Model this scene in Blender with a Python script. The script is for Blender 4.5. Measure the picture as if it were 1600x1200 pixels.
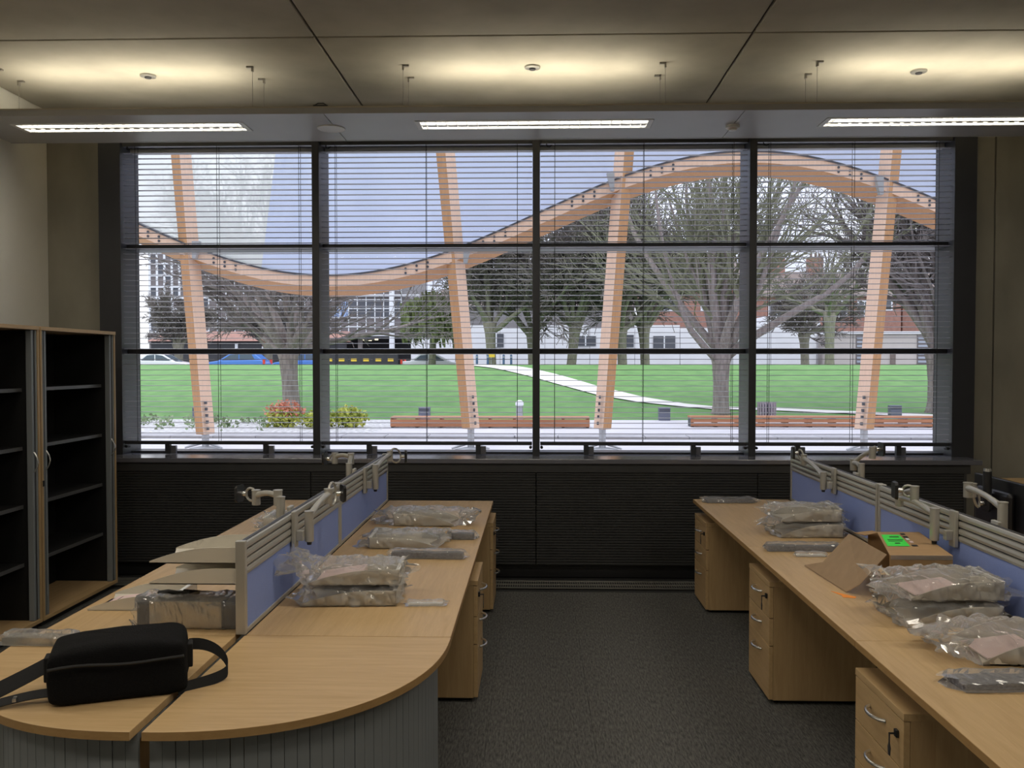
import bpy, math, random
from mathutils import Vector, noise as mnoise

for o in list(bpy.data.objects):
    bpy.data.objects.remove(o, do_unlink=True)
SC = bpy.context.scene
COL = SC.collection
PI = math.pi
SKY_HORIZON = 0.84

# ------------------------------------------------------------------ camera, sky, exposure
cam_data = bpy.data.cameras.new('camera')
cam_data.sensor_width = 36.0
cam_data.lens = 30.6
cam_data.clip_end = 500
cam = bpy.data.objects.new('camera', cam_data)
COL.objects.link(cam)
cam.location = (0, 0, 1.75)
cam.rotation_euler = (PI / 2 - 0.025, 0, 0.0279)
SC.camera = cam

world = bpy.data.worlds.new('overcast_sky')
SC.world = world
world.use_nodes = True
wn = world.node_tree
bg = wn.nodes['Background']
_tc = wn.nodes.new('ShaderNodeTexCoord')
_sx = wn.nodes.new('ShaderNodeSeparateXYZ')
_mx = wn.nodes.new('ShaderNodeMath'); _mx.operation = 'MAXIMUM'; _mx.inputs[1].default_value = 0.0
_st = wn.nodes.new('ShaderNodeMath'); _st.operation = 'MULTIPLY_ADD'      # standard overcast sky: zenith three times the horizon
_st.inputs[1].default_value = 2 * SKY_HORIZON; _st.inputs[2].default_value = SKY_HORIZON
_nz = wn.nodes.new('ShaderNodeTexNoise'); _nz.inputs['Scale'].default_value = 2.6; _nz.inputs['Detail'].default_value = 3
_rp = wn.nodes.new('ShaderNodeValToRGB')
_rp.color_ramp.elements[0].position = 0.38; _rp.color_ramp.elements[0].color = (0.80, 0.86, 1.10, 1)
_rp.color_ramp.elements[1].position = 0.66; _rp.color_ramp.elements[1].color = (1.45, 1.45, 1.47, 1)
wn.links.new(_tc.outputs['Generated'], _sx.inputs[0]); wn.links.new(_sx.outputs['Z'], _mx.inputs[0]); wn.links.new(_mx.outputs[0], _st.inputs[0])
wn.links.new(_tc.outputs['Generated'], _nz.inputs['Vector']); wn.links.new(_nz.outputs['Fac'], _rp.inputs['Fac'])
wn.links.new(_rp.outputs['Color'], bg.inputs['Color']); wn.links.new(_st.outputs[0], bg.inputs['Strength'])

SC.view_settings.view_transform = 'Standard'
SC.view_settings.look = 'None'
SC.view_settings.exposure = 0.0
SC.view_settings.gamma = 1.0
SC.view_settings.use_curve_mapping = False
LAMP_DOWN = 11.0      # emission of the luminaire tubes seen through the louvres
LAMP_UP = 17.0        # emission of the tubes that light the soffit

# the ceiling lamps of the rows behind and above the viewer (same size and spacing as the lit row by the window)
for ly in (3.55, 0.65):
    for lx in (-3.01, -0.02, 2.95):
        ld = bpy.data.lights.new('ceiling_lamp', 'AREA')
        ld.shape = 'RECTANGLE'; ld.size = 1.7; ld.size_y = 0.22
        ld.energy = 24.0
        ld.color = (1.0, 0.92, 0.79)
        lo_ = bpy.data.objects.new('ceiling_lamp', ld)
        COL.objects.link(lo_)
        lo_.location = (lx, ly, 3.48)

# ------------------------------------------------------------------ materials
def new_mat(name):
    m = bpy.data.materials.new(name)
    m.use_nodes = True
    nt = m.node_tree
    return m, nt, nt.nodes['Principled BSDF']

def mat(name, col, rough=0.5, metal=0.0, var=0.0, scale=20.0, stretch=(1, 1, 1), bump=0.0, spec=0.5, detail=4.0, col2=None, coat=0.0):
    m, nt, b = new_mat(name)
    b.inputs['Roughness'].default_value = rough
    b.inputs['Metallic'].default_value = metal
    b.inputs['Specular IOR Level'].default_value = spec
    b.inputs['Coat Weight'].default_value = coat
    b.inputs['Base Color'].default_value = (*col, 1)
    if var > 0 or bump > 0 or col2:
        tc = nt.nodes.new('ShaderNodeTexCoord')
        mp = nt.nodes.new('ShaderNodeMapping')
        mp.inputs['Scale'].default_value = stretch
        nz = nt.nodes.new('ShaderNodeTexNoise')
        nz.inputs['Scale'].default_value = scale
        nz.inputs['Detail'].default_value = detail
        nt.links.new(tc.outputs['Object'], mp.inputs['Vector'])
        nt.links.new(mp.outputs['Vector'], nz.inputs['Vector'])
        rp = nt.nodes.new('ShaderNodeValToRGB')
        c2 = col2 or tuple(min(1, c * (1 + var)) for c in col)
        c1 = col if col2 else tuple(c * (1 - var) for c in col)
        rp.color_ramp.elements[0].position = 0.3
        rp.color_ramp.elements[0].color = (*c1, 1)
        rp.color_ramp.elements[1].position = 0.7
        rp.color_ramp.elements[1].color = (*c2, 1)
        nt.links.new(nz.outputs['Fac'], rp.inputs['Fac'])
        nt.links.new(rp.outputs['Color'], b.inputs['Base Color'])
        if bump > 0:
            bp = nt.nodes.new('ShaderNodeBump')
            bp.inputs['Strength'].default_value = bump
            bp.inputs['Distance'].default_value = 0.01
            nt.links.new(nz.outputs['Fac'], bp.inputs['Height'])
            nt.links.new(bp.outputs['Normal'], b.inputs['Normal'])
    return m

def emit(name, col, strength):
    m = bpy.data.materials.new(name)
    m.use_nodes = True
    nt = m.node_tree
    nt.nodes.clear()
    e = nt.nodes.new('ShaderNodeEmission')
    e.inputs['Color'].default_value = (*col, 1)
    e.inputs['Strength'].default_value = strength
    o = nt.nodes.new('ShaderNodeOutputMaterial')
    nt.links.new(e.outputs[0], o.inputs['Surface'])
    return m

def thin_glass(name, tint, refl, rough=0.0, white=0.0):
    """clear sheet: transparent + a little gloss (fresnel) + optional milky diffuse"""
    m = bpy.data.materials.new(name)
    m.use_nodes = True
    nt = m.node_tree
    nt.nodes.clear()
    N = nt.nodes.new
    t = N('ShaderNodeBsdfTransparent'); t.inputs['Color'].default_value = (*tint, 1)
    g = N('ShaderNodeBsdfGlossy'); g.inputs['Roughness'].default_value = rough
    lw = N('ShaderNodeLayerWeight'); lw.inputs['Blend'].default_value = refl
    mx = N('ShaderNodeMixShader')
    o = N('ShaderNodeOutputMaterial')
    nt.links.new(lw.outputs['Fresnel'], mx.inputs[0])
    nt.links.new(t.outputs[0], mx.inputs[1])
    nt.links.new(g.outputs[0], mx.inputs[2])
    last = mx
    if white > 0:
        d = N('ShaderNodeBsdfDiffuse'); d.inputs['Color'].default_value = (0.97, 0.97, 0.97, 1)
        tr = N('ShaderNodeBsdfTranslucent'); tr.inputs['Color'].default_value = (0.97, 0.97, 0.97, 1)
        ad = N('ShaderNodeMixShader'); ad.inputs[0].default_value = 0.5
        nt.links.new(d.outputs[0], ad.inputs[1]); nt.links.new(tr.outputs[0], ad.inputs[2])
        m2 = N('ShaderNodeMixShader'); m2.inputs[0].default_value = white
        nt.links.new(mx.outputs[0], m2.inputs[1]); nt.links.new(ad.outputs[0], m2.inputs[2])
        last = m2
    nt.links.new(last.outputs[0], o.inputs['Surface'])
    return m

def sheet_mat(name, col, clear):
    m = bpy.data.materials.new(name)
    m.use_nodes = True
    nt = m.node_tree
    nt.nodes.clear()
    N = nt.nodes.new
    t = N('ShaderNodeBsdfTransparent'); t.inputs['Color'].default_value = (0.96, 0.97, 1.0, 1)
    tr = N('ShaderNodeBsdfTranslucent'); tr.inputs['Color'].default_value = (*col, 1)
    mx = N('ShaderNodeMixShader'); mx.inputs[0].default_value = clear
    o = N('ShaderNodeOutputMaterial')
    nt.links.new(tr.outputs[0], mx.inputs[1]); nt.links.new(t.outputs[0], mx.inputs[2])
    nt.links.new(mx.outputs[0], o.inputs['Surface'])
    return m

def wood(name, a, b, stretch, scale=6.0, rough=0.42):
    m, nt, bs = new_mat(name)
    N = nt.nodes.new
    tc = N('ShaderNodeTexCoord'); mp = N('ShaderNodeMapping'); mp.inputs['Scale'].default_value = stretch
    nt.links.new(tc.outputs['Object'], mp.inputs['Vector'])
    n1 = N('ShaderNodeTexNoise'); n1.inputs['Scale'].default_value = scale; n1.inputs['Detail'].default_value = 6; n1.inputs['Distortion'].default_value = 0.6
    n2 = N('ShaderNodeTexNoise'); n2.inputs['Scale'].default_value = scale * 7; n2.inputs['Detail'].default_value = 3
    nt.links.new(mp.outputs['Vector'], n1.inputs['Vector']); nt.links.new(mp.outputs['Vector'], n2.inputs['Vector'])
    mm = N('ShaderNodeMath'); mm.operation = 'MULTIPLY_ADD'; mm.inputs[1].default_value = 0.35
    nt.links.new(n2.outputs['Fac'], mm.inputs[0]); nt.links.new(n1.outputs['Fac'], mm.inputs[2])
    rp = N('ShaderNodeValToRGB')
    rp.color_ramp.elements[0].position = 0.42; rp.color_ramp.elements[0].color = (*a, 1)
    rp.color_ramp.elements[1].position = 0.92; rp.color_ramp.elements[1].color = (*b, 1)
    nt.links.new(mm.outputs[0], rp.inputs['Fac']); nt.links.new(rp.outputs['Color'], bs.inputs['Base Color'])
    bs.inputs['Roughness'].default_value = rough
    bs.inputs['Specular IOR Level'].default_value = 0.45
    return m

def carpet_mat():
    m, nt, b = new_mat('carpet')
    N = nt.nodes.new
    tc = N('ShaderNodeTexCoord'); mp = N('ShaderNodeMapping'); mp.inputs['Scale'].default_value = (9, 1.6, 1)
    nt.links.new(tc.outputs['Object'], mp.inputs['Vector'])
    n1 = N('ShaderNodeTexNoise'); n1.inputs['Scale'].default_value = 14; n1.inputs['Detail'].default_value = 6
    n2 = N('ShaderNodeTexNoise'); n2.inputs['Scale'].default_value = 260
    nt.links.new(mp.outputs['Vector'], n1.inputs['Vector']); nt.links.new(tc.outputs['Object'], n2.inputs['Vector'])
    ad = N('ShaderNodeMath'); ad.operation = 'ADD'
    nt.links.new(n1.outputs['Fac'], ad.inputs[0]); nt.links.new(n2.outputs['Fac'], ad.inputs[1])
    rp = N('ShaderNodeValToRGB')
    rp.color_ramp.elements[0].position = 0.7; rp.color_ramp.elements[0].color = (0.03, 0.03, 0.029, 1)
    rp.color_ramp.elements[1].position = 1.3; rp.color_ramp.elements[1].color = (0.17, 0.165, 0.15, 1)
    dv = N('ShaderNodeMath'); dv.operation = 'MULTIPLY'; dv.inputs[1].default_value = 1.0
    nt.links.new(ad.outputs[0], dv.inputs[0])
    rp.color_ramp.elements[1].position = 1.0
    sb = N('ShaderNodeMath'); sb.operation = 'MULTIPLY_ADD'; sb.inputs[1].default_value = 1.6; sb.inputs[2].default_value = -1.1
    nt.links.new(ad.outputs[0], sb.inputs[0]); rp.color_ramp.elements[0].position = 0.15
    nt.links.new(sb.outputs[0], rp.inputs['Fac']); nt.links.new(rp.outputs['Color'], b.inputs['Base Color'])
    b.inputs['Roughness'].default_value = 0.95
    bp = N('ShaderNodeBump'); bp.inputs['Strength'].default_value = 0.5; bp.inputs['Distance'].default_value = 0.004
    nt.links.new(ad.outputs[0], bp.inputs['Height']); nt.links.new(bp.outputs['Normal'], b.inputs['Normal'])
    return m

OAK_A, OAK_B = (0.47, 0.310, 0.145), (0.58, 0.400, 0.205)
M = dict(
    oak_y=wood('oak_grain_long', OAK_A, OAK_B, (7, 0.55, 7)),
    oak_x=wood('oak_grain_cross', OAK_A, OAK_B, (0.55, 7, 7)),
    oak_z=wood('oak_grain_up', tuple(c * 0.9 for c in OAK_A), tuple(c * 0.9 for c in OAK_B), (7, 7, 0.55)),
    edge=wood('oak_edge_banding', (0.36, 0.21, 0.08), (0.44, 0.27, 0.11), (3, 3, 12)),
    carpet=carpet_mat(),
    screed=mat('floor_screed', (0.02, 0.02, 0.02), 0.9),
    concrete=mat('concrete_soffit', (0.40, 0.37, 0.30), 0.85, var=0.10, scale=3.0, bump=0.05, detail=8),
    concrete_wall=mat('concrete_wall', (0.27, 0.25, 0.20), 0.8, var=0.22, scale=2.2, stretch=(1, 1, 0.5), bump=0.08, detail=8),
    joint=mat('joint_dark', (0.08, 0.07, 0.06), 0.9),
    cream=mat('cream_paint', (0.83, 0.80, 0.71), 0.7, var=0.02, scale=4),
    raft=mat('raft_powder_coat', (0.50, 0.50, 0.50), 0.4, var=0.02, scale=5),
    raft_edge=mat('raft_edge_trim', (0.55, 0.50, 0.40), 0.4),
    white=mat('white_plastic', (0.8, 0.8, 0.78), 0.4),
    frame=mat('dark_window_frame', (0.026, 0.027, 0.032), 0.4, var=0.05, scale=10),
    slat=mat('blind_slat', (0.33, 0.33, 0.36), 0.25, spec=0.8),
    cord=mat('blind_cord', (0.03, 0.03, 0.03), 0.8),
    casing=mat('heater_casing', (0.045, 0.045, 0.045), 0.45, var=0.08, scale=8),
    sill=mat('sill_board', (0.13, 0.13, 0.15), 0.16, spec=0.8),
    alu=mat('aluminium_grille', (0.45, 0.44, 0.40), 0.4, metal=0.8),
    silver=mat('silver_paint', (0.50, 0.485, 0.44), 0.36, metal=0.45),
    chrome=mat('satin_chrome', (0.70, 0.70, 0.68), 0.25, metal=0.9),
    fabric=mat('blue_screen_fabric', (0.24, 0.32, 0.66), 0.9, var=0.08, scale=350, bump=0.1),
    black=mat('black_plastic', (0.012, 0.012, 0.013), 0.45),
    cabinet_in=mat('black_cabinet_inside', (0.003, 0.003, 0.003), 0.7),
    shelf_edge=mat('grey_shelf', (0.09, 0.09, 0.09), 0.4),
    tambour=mat('grey_tambour', (0.22, 0.235, 0.24), 0.5, var=0.06, scale=40, stretch=(1, 1, 0.1)),
    dark_metal=mat('dark_metal', (0.05, 0.05, 0.055), 0.5, metal=0.3),
    tray=mat('beige_tray_plastic', (0.65, 0.61, 0.525), 0.45),
    bag=mat('black_nylon', (0.004, 0.004, 0.0044), 0.95, spec=0.2, var=0.4, scale=220, bump=0.35),
    strap=mat('black_webbing', (0.005, 0.005, 0.0055), 0.8, var=0.3, scale=300),
    zip=mat('black_zip', (0.006, 0.006, 0.006), 0.6),
    card=mat('corrugated_cardboard', (0.40, 0.25, 0.12), 0.8, var=0.08, scale=18, stretch=(1, 6, 1)),
    card_in=mat('cardboard_liner', (0.36, 0.25, 0.15), 0.85, var=0.06, scale=20),
    green_label=mat('green_label', (0.05, 0.85, 0.08), 0.6),
    ink=mat('black_ink', (0.02, 0.02, 0.02), 0.7),
    orange=mat('orange_paper', (0.95, 0.33, 0.05), 0.7),
    paper=mat('white_paper', (0.8, 0.79, 0.77), 0.7),
    pink=mat('pink_leaflet', (0.78, 0.60, 0.58), 0.5),
    foil=mat('silver_foil_box', (0.52, 0.48, 0.40), 0.22, metal=0.8),
    grey_foam=mat('grey_bubble_core', (0.13, 0.13, 0.15), 0.5, var=0.5, scale=90, bump=0.5),
    wrap=thin_glass('clear_plastic_wrap', (0.985, 0.985, 0.985), 0.36, 0.09, 0.21),
    glass=thin_glass('window_glass', (0.97, 0.98, 0.99), 0.03),
    screen=mat('monitor_black', (0.010, 0.010, 0.012), 0.3),
    tube_down=emit('lamp_tube', (1.0, 0.93, 0.80), LAMP_DOWN),
    tube_up=emit('lamp_uplight_tube', (1.0, 0.92, 0.75), LAMP_UP),
    reflector=mat('lamp_reflector', (0.85, 0.85, 0.82), 0.3, metal=0.3),
    cable=mat('suspension_wire', (0.30, 0.28, 0.25), 0.4, metal=0.6),
)

# ------------------------------------------------------------------ mesh builder
class MB:
    def __init__(s):
        s.v = []; s.f = []
    def add(s, vs, fs):
        k = len(s.v)
        s.v.extend(tuple(v) for v in vs)
        s.f.extend(tuple(i + k for i in f) for f in fs)
        return s
    def box(s, x0, y0, z0, x1, y1, z1):
        return s.add([(x0, y0, z0), (x1, y0, z0), (x1, y1, z0), (x0, y1, z0), (x0, y0, z1), (x1, y0, z1), (x1, y1, z1), (x0, y1, z1)],
                     [(0, 3, 2, 1), (4, 5, 6, 7), (0, 1, 5, 4), (1, 2, 6, 5), (2, 3, 7, 6), (3, 0, 4, 7)])
    def hexa(s, low, high):
        return s.add(list(low) + list(high), [(0, 3, 2, 1), (4, 5, 6, 7), (0, 1, 5, 4), (1, 2, 6, 5), (2, 3, 7, 6), (3, 0, 4, 7)])
    def prism(s, pts, a, b, axis='z'):
        """outline pts extruded from a to b: axis z -> (x,y), axis x -> (y,z), axis y -> (x,z)"""
        def mk(p, t):
            return {'z': (p[0], p[1], t), 'x': (t, p[0], p[1]), 'y': (p[0], t, p[1])}[axis]
        n = len(pts)
        vs = [mk(p, a) for p in pts] + [mk(p, b) for p in pts]
        fs = [tuple(range(n - 1, -1, -1)), tuple(range(n, 2 * n))] + [(i, (i + 1) % n, n + (i + 1) % n, n + i) for i in range(n)]
        return s.add(vs, fs)
    def tube(s, pts, rad, n=8, cap=True):
        pts = [Vector(p) for p in pts]
        if not hasattr(rad, '__len__'):
            rad = [rad] * len(pts)
        rings = []
        ref = None
        for i, p in enumerate(pts):
            if i == 0: d = pts[1] - p
            elif i == len(pts) - 1: d = p - pts[i - 1]
            else: d = pts[i + 1] - pts[i - 1]
            if d.length < 1e-9: d = Vector((0, 0, 1))
            d.normalize()
            if ref is None:
                ref = Vector((0, 0, 1)) if abs(d.z) < 0.9 else Vector((1, 0, 0))
            u = d.cross(ref)
            if u.length < 1e-4:
                ref = Vector((1, 0, 0)) if abs(d.x) < 0.9 else Vector((0, 1, 0))
                u = d.cross(ref)
            u.normalize(); w = u.cross(d); ref = w
            rings.append([p + (u * math.cos(2 * PI * k / n) + w * math.sin(2 * PI * k / n)) * rad[i] for k in range(n)])
        k0 = len(s.v)
        for r in rings: s.v.extend(tuple(q) for q in r)
        for i in range(len(rings) - 1):
            a = k0 + i * n; b = a + n
            for k in range(n):
                s.f.append((a + k, a + (k + 1) % n, b + (k + 1) % n, b + k))
        if cap:
            s.f.append(tuple(k0 + n - 1 - k for k in range(n)))
            s.f.append(tuple(k0 + (len(rings) - 1) * n + k for k in range(n)))
        return s
    def cyl(s, c, r, h, n=16, r2=None):
        return s.tube([c, (c[0], c[1], c[2] + h)], [r, r if r2 is None else r2], n)
    def lathe(s, prof, c=(0, 0, 0), n=24):
        vs = []; fs = []
        for r, z in prof:
            vs += [(c[0] + r * math.cos(2 * PI * k / n), c[1] + r * math.sin(2 * PI * k / n), c[2] + z) for k in range(n)]
        for i in range(len(prof) - 1):
            for k in range(n):
                fs.append((i * n + k, i * n + (k + 1) % n, (i + 1) * n + (k + 1) % n, (i + 1) * n + k))
        fs.append(tuple(range(n - 1, -1, -1))); fs.append(tuple((len(prof) - 1) * n + k for k in range(n)))
        return s.add(vs, fs)
    def ribbon(s, pts, ups, w, t):
        """flat strap of width w and thickness t along pts; ups = direction of the width at each point"""
        vs = []
        pts = [Vector(p) for p in pts]
        for i, p in enumerate(pts):
            d = (pts[min(i + 1, len(pts) - 1)] - pts[max(i - 1, 0)]).normalized()
            u = Vector(ups[i]).normalized(); nn = d.cross(u).normalized()
            for a, b in ((-1, -1), (1, -1), (1, 1), (-1, 1)):
                vs.append(p + u * (a * w / 2) + nn * (b * t / 2))
        fs = [(0, 1, 2, 3), tuple(len(vs) - 1 - k for k in range(4))]
        for i in range(len(pts) - 1):
            for k in range(4):
                fs.append((4 * i + k, 4 * i + (k + 1) % 4, 4 * i + 4 + (k + 1) % 4, 4 * i + 4 + k))
        return s.add(vs, fs)
    def build(s, name, m, parent=None, smooth=False, bevel=0.0, world=False, loc=None):
        vs = s.v
        if world and parent is not None:
            q = Vector((0, 0, 0)); p = parent
            while p is not None:
                q += p.location; p = p.parent
            vs = [(a - q.x, b - q.y, c - q.z) for a, b, c in vs]
        me = bpy.data.meshes.new(name)
        me.from_pydata(vs, [], s.f)
        me.materials.append(M[m] if isinstance(m, str) else m)
        if smooth:
            me.polygons.foreach_set('use_smooth', [True] * len(me.polygons))
            if smooth != 'all':
                try: me.set_sharp_from_angle(angle=math.radians(40))
                except Exception: pass
        me.update()
        o = bpy.data.objects.new(name, me)
        COL.objects.link(o)
        if parent is not None: o.parent = parent
        if loc is not None: o.location = loc
        if bevel > 0:
            bm = o.modifiers.new('bevel', 'BEVEL'); bm.width = bevel; bm.segments = 2; bm.limit_method = 'ANGLE'
        return o

def tag(o, label=None, cat=None, group=None, kind=None):
    if label: o['label'] = label
    if cat: o['category'] = cat
    if group: o['group'] = group
    if kind: o['kind'] = kind
    return o

def thing(name, label, cat, loc=(0, 0, 0), rz=0.0, group=None, kind=None):
    o = bpy.data.objects.new(name, None)
    o.empty_display_size = 0.1
    COL.objects.link(o)
    o.location = loc; o.rotation_euler = (0, 0, rz)
    return tag(o, label, cat, group, kind)

def inst(src, parent, loc, rot=(0, 0, 0), name=None, scale=None):
    c = src.copy()
    COL.objects.link(c)
    c.parent = parent; c.location = loc; c.rotation_euler = rot
    if scale: c.scale = scale
    return c

def copy_tree(o, parent=None):
    c = o.copy(); COL.objects.link(c); c.parent = parent
    for ch in list(o.children): copy_tree(ch, c)
    return c

def struct(name, mb, m, **k):
    return tag(mb.build(name, m, **k), kind='structure')
# ================================================================== room shell
XL, XR, YB, YW, H = -4.2, 6.2, -3.2, 7.40, 3.90
floor = struct('floor', MB().box(XL, YB, -0.10, XR, YW, -0.008), 'screed')
tile = MB().box(-0.2493, -0.2493, -0.008, 0.2493, 0.2493, 0).build('carpet_tile', 'carpet', floor, bevel=0.0)
first = True
for ix in range(-9, 12):
    for iy in range(2, 13):
        x, y = ix * 0.5 + 0.02, iy * 0.5 + 0.35
        if not (XL + 0.25 < x < 4.6): continue
        if first:
            tile.location = (x, y, 0); first = False
        else:
            inst(tile, floor, (x, y, 0), (0, 0, 0))
MB().box(XL, YB, -0.008, XR, 1.10, 0).build('carpet_edge', 'carpet', floor)

ceiling = struct('ceiling', MB().box(XL, YB, H + 0.02, XR, YW + 0.5, H + 0.25), 'joint')
xs = [XL, -1.465, 1.415, 4.30, XR]
ys = [YB, -0.1, 2.85, 5.78, YW]
for i in range(4):
    for j in range(4):
        MB().box(xs[i] + 0.009, ys[j] + 0.009, H, xs[i + 1] - 0.009, ys[j + 1] - 0.009, H + 0.05).build('ceiling_panel', 'concrete', ceiling, bevel=0.006)

struct('wall_left', MB().box(XL - 0.25, YB, 0, XL, YW + 0.5, H + 0.05), 'cream')
struct('wall_right', MB().box(XR, YB, 0, XR + 0.25, YW + 0.5, H + 0.05), 'concrete_wall')
struct('wall_rear', MB().box(XL - 0.25, YB - 0.25, 0, XR + 0.25, YB, H + 0.05), 'cream')
WX0, WX1, WZ0, WZ1 = -3.66, 3.58, 0.95, 3.62
wb = MB()
wb.box(XL, YW, 0, WX0, YW + 0.35, H + 0.05)
wb.box(WX0, YW, 0, WX1, YW + 0.35, WZ0)
wb.box(WX0, YW, WZ1, WX1, YW + 0.35, H + 0.05)
wall_back = struct('wall_back', wb, 'concrete_wall')
# assumed upper storeys, out of view, added to darken the canopy post fronts
struct('wall_upper_shade', MB().box(XL - 12, YW + 0.05, H + 0.26, XR + 12, YW + 0.4, 11.5), 'concrete_wall')
# right-hand part of the window wall: two cast panels with a joint between them
MB().box(WX1, YW, 0, 3.815, YW + 0.35, H + 0.05).build('concrete_panel', 'concrete_wall', wall_back)
MB().box(3.823, YW - 0.012, 0, XR, YW + 0.35, H + 0.05).build('concrete_panel', 'concrete_wall', wall_back)

# ---------------------------------------------------------------- window
win = tag(thing('window_1', 'wide dark framed office window of four bays and three rows of panes', None, (0, 7.40, WZ0)), kind='structure')
MX = [-3.53, -1.832, -0.001, 1.774, 3.455]
ZT = [0.975, 1.842, 2.724, 3.60]
YG = 7.47
def wpart(name, m, a, b, bev=0.003):
    return MB().box(*a, *b).build(name, m, win, world=True, bevel=bev)
wpart('jamb', 'frame', (WX0, 7.21, WZ0), (MX[0] + 0.055, 7.55, WZ1))
wpart('jamb', 'frame', (MX[4] - 0.055, 7.21, WZ0), (WX1, 7.55, WZ1))
for x in MX[1:4]:
    wpart('mullion', 'frame', (x - 0.03, 7.20, WZ0), (x + 0.03, 7.55, WZ1))
for z in ZT[1:3]:
    for i in range(4):
        wpart('transom', 'frame', (MX[i] + (0.055 if i == 0 else 0.03), 7.315, z - 0.022), (MX[i + 1] - (0.055 if i == 3 else 0.03), 7.53, z + 0.022))
for z0, z1 in ((WZ0, 0.99), (3.575, WZ1)):
    wpart('frame_rail', 'frame', (MX[0], 7.36, z0), (MX[4], 7.55, z1))
for i in range(4):
    wpart('head_panel', 'raft', (MX[i] + 0.03, 7.40, 3.535), (MX[i + 1] - 0.03, 7.46, 3.60))
for i in range(4):
    for j in range(3):
        wpart('pane', 'glass', (MX[i] + 0.02, YG, ZT[j]), (MX[i + 1] - 0.02, YG + 0.006, ZT[j + 1]), 0)

# ---------------------------------------------------------------- venetian blinds
where = ['in the leftmost window bay', 'in the window bay left of the middle mullion', 'in the window bay right of the middle mullion', 'in the rightmost window bay']
PITCH = 0.0443
for i in range(4):
    x0 = MX[i] + (0.060 if i == 0 else 0.034); x1 = MX[i + 1] - (0.060 if i == 3 else 0.034)
    w = x1 - x0; xc = (x0 + x1) / 2
    b = thing('venetian_blind', 'open grey horizontal slat blind ' + where[i], 'blind', (xc, 7.262, 1.05), group='venetian blinds across the window')
    prof = [(-0.0235, -0.0012), (-0.012, 0.0016), (0, 0.0026), (0.012, 0.0016), (0.0235, -0.0012), (0.0235, -0.0024), (0.012, 0.0004), (0, 0.0014), (-0.012, 0.0004), (-0.0235, -0.0024)]
    s0 = MB().prism(prof, -w / 2, w / 2, 'x').build('slat', 'slat', b)
    n = 55
    for k in range(n):
        z = 0.06 + k * PITCH
        if k == 0: s0.location = (0, 0, z)
        else: inst(s0, b, (0, 0, z))
    MB().box(-w / 2, -0.025, 2.505, w / 2, 0.025, 2.545).build('head_rail', 'frame', b, bevel=0.002)
    MB().box(-w / 2, -0.027, 0.008, w / 2, 0.027, 0.036).build('bottom_rail', 'frame', b, bevel=0.003)
    for fx in (-0.43, 0.0, 0.43):
        m = MB()
        for dy in (-0.028, 0.028):
            m.tube([(fx * w, dy, 0.03), (fx * w, dy, 2.51)], 0.0022, 5)
        m.build('ladder_cord', 'cord', b)
    for fx in (-0.27, 0.25):
        m = MB().box(fx * w - 0.03, -0.02, -0.072, fx * w + 0.01, 0.02, 0.008)
        br = m.build('hold_down_bracket', 'frame', b, bevel=0.002)
        MB().box(fx * w + 0.01, 0.0, -0.072, fx * w + 0.055, 0.03, -0.005).build('bracket_block', 'sill', br)
    m = MB()
    for sx in (-1, 1):
        m.tube([(sx * w / 2 - sx * 0.012, -0.03, -0.01), (sx * w / 2 - sx * 0.012, 0.03, -0.01)], 0.012, 10)
    m.build('rail_clip', 'black', b)
    m = MB().tube([(-w / 2 + 0.05, -0.03, 2.50), (-w / 2 + 0.055, -0.05, 2.475), (-w / 2 + 0.075, -0.055, 2.470), (-w / 2 + 0.095, -0.05, 2.485)], 0.004, 6)
    m.build('tilt_hook', 'black', b, smooth=True)

# ---------------------------------------------------------------- sill and ribbed heater casing
tag(MB().box(WX0 + 0.002, 6.965, 0.935, 3.53, 7.36, 0.973).build('window_sill', 'sill', bevel=0.004), kind='structure', label='dark grey sill board running under the window')
cas = thing('heater_casing', 'black ribbed metal casing below the window sill', 'heater casing', (0, 7.2, 0))
MB().box(-3.62, 7.06, 0, 3.42, 7.38, 0.108).build('plinth', 'black', cas, world=True)
MB().box(-3.62, 6.992, 0.862, 3.45, 7.38, 0.934).build('top_rail', 'casing', cas, world=True, bevel=0.003)
px = [-3.62, -1.832, -0.001, 1.774, 3.42]
for i in range(4):
    x0, x1 = px[i] + 0.004, px[i + 1] - 0.004
    pr = [(7.30, 0.11)]
    nr = 34
    dz = (0.858 - 0.11) / nr
    for k in range(nr):
        z = 0.11 + k * dz
        pr += [(7.012, z), (7.012, z + dz * 0.35), (7.0, z + dz * 0.45), (7.0, z + dz * 0.9)]
    pr += [(7.012, 0.858), (7.30, 0.858)]
    MB().prism(pr, x0, x1, 'x').build('ribbed_panel', 'casing', cas, world=True)
MB().box(3.40, 6.995, 0, 3.42, 7.38, 0.86).build('end_panel', 'casing', cas, world=True)

gr = thing('trench_grille', 'narrow metal floor grille along the foot of the heater casing', 'floor grille', (0, 6.8, 0))
m = MB()
for k in range(380):
    x = -3.5 + k * 0.0182
    m.box(x, 6.71, 0.001, x + 0.006, 6.89, 0.007)
tag(m.build('cross_bars', 'alu', gr, world=True), kind='stuff')
for y in (6.69, 6.79, 6.89):
    MB().box(-3.5, y, 0.001, 3.42, y + 0.02, 0.009).build('frame_bar', 'alu', gr, world=True)
MB().box(-3.5, 6.70, 0.0, 3.42, 6.90, 0.002).build('trough', 'black', gr, world=True)

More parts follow.
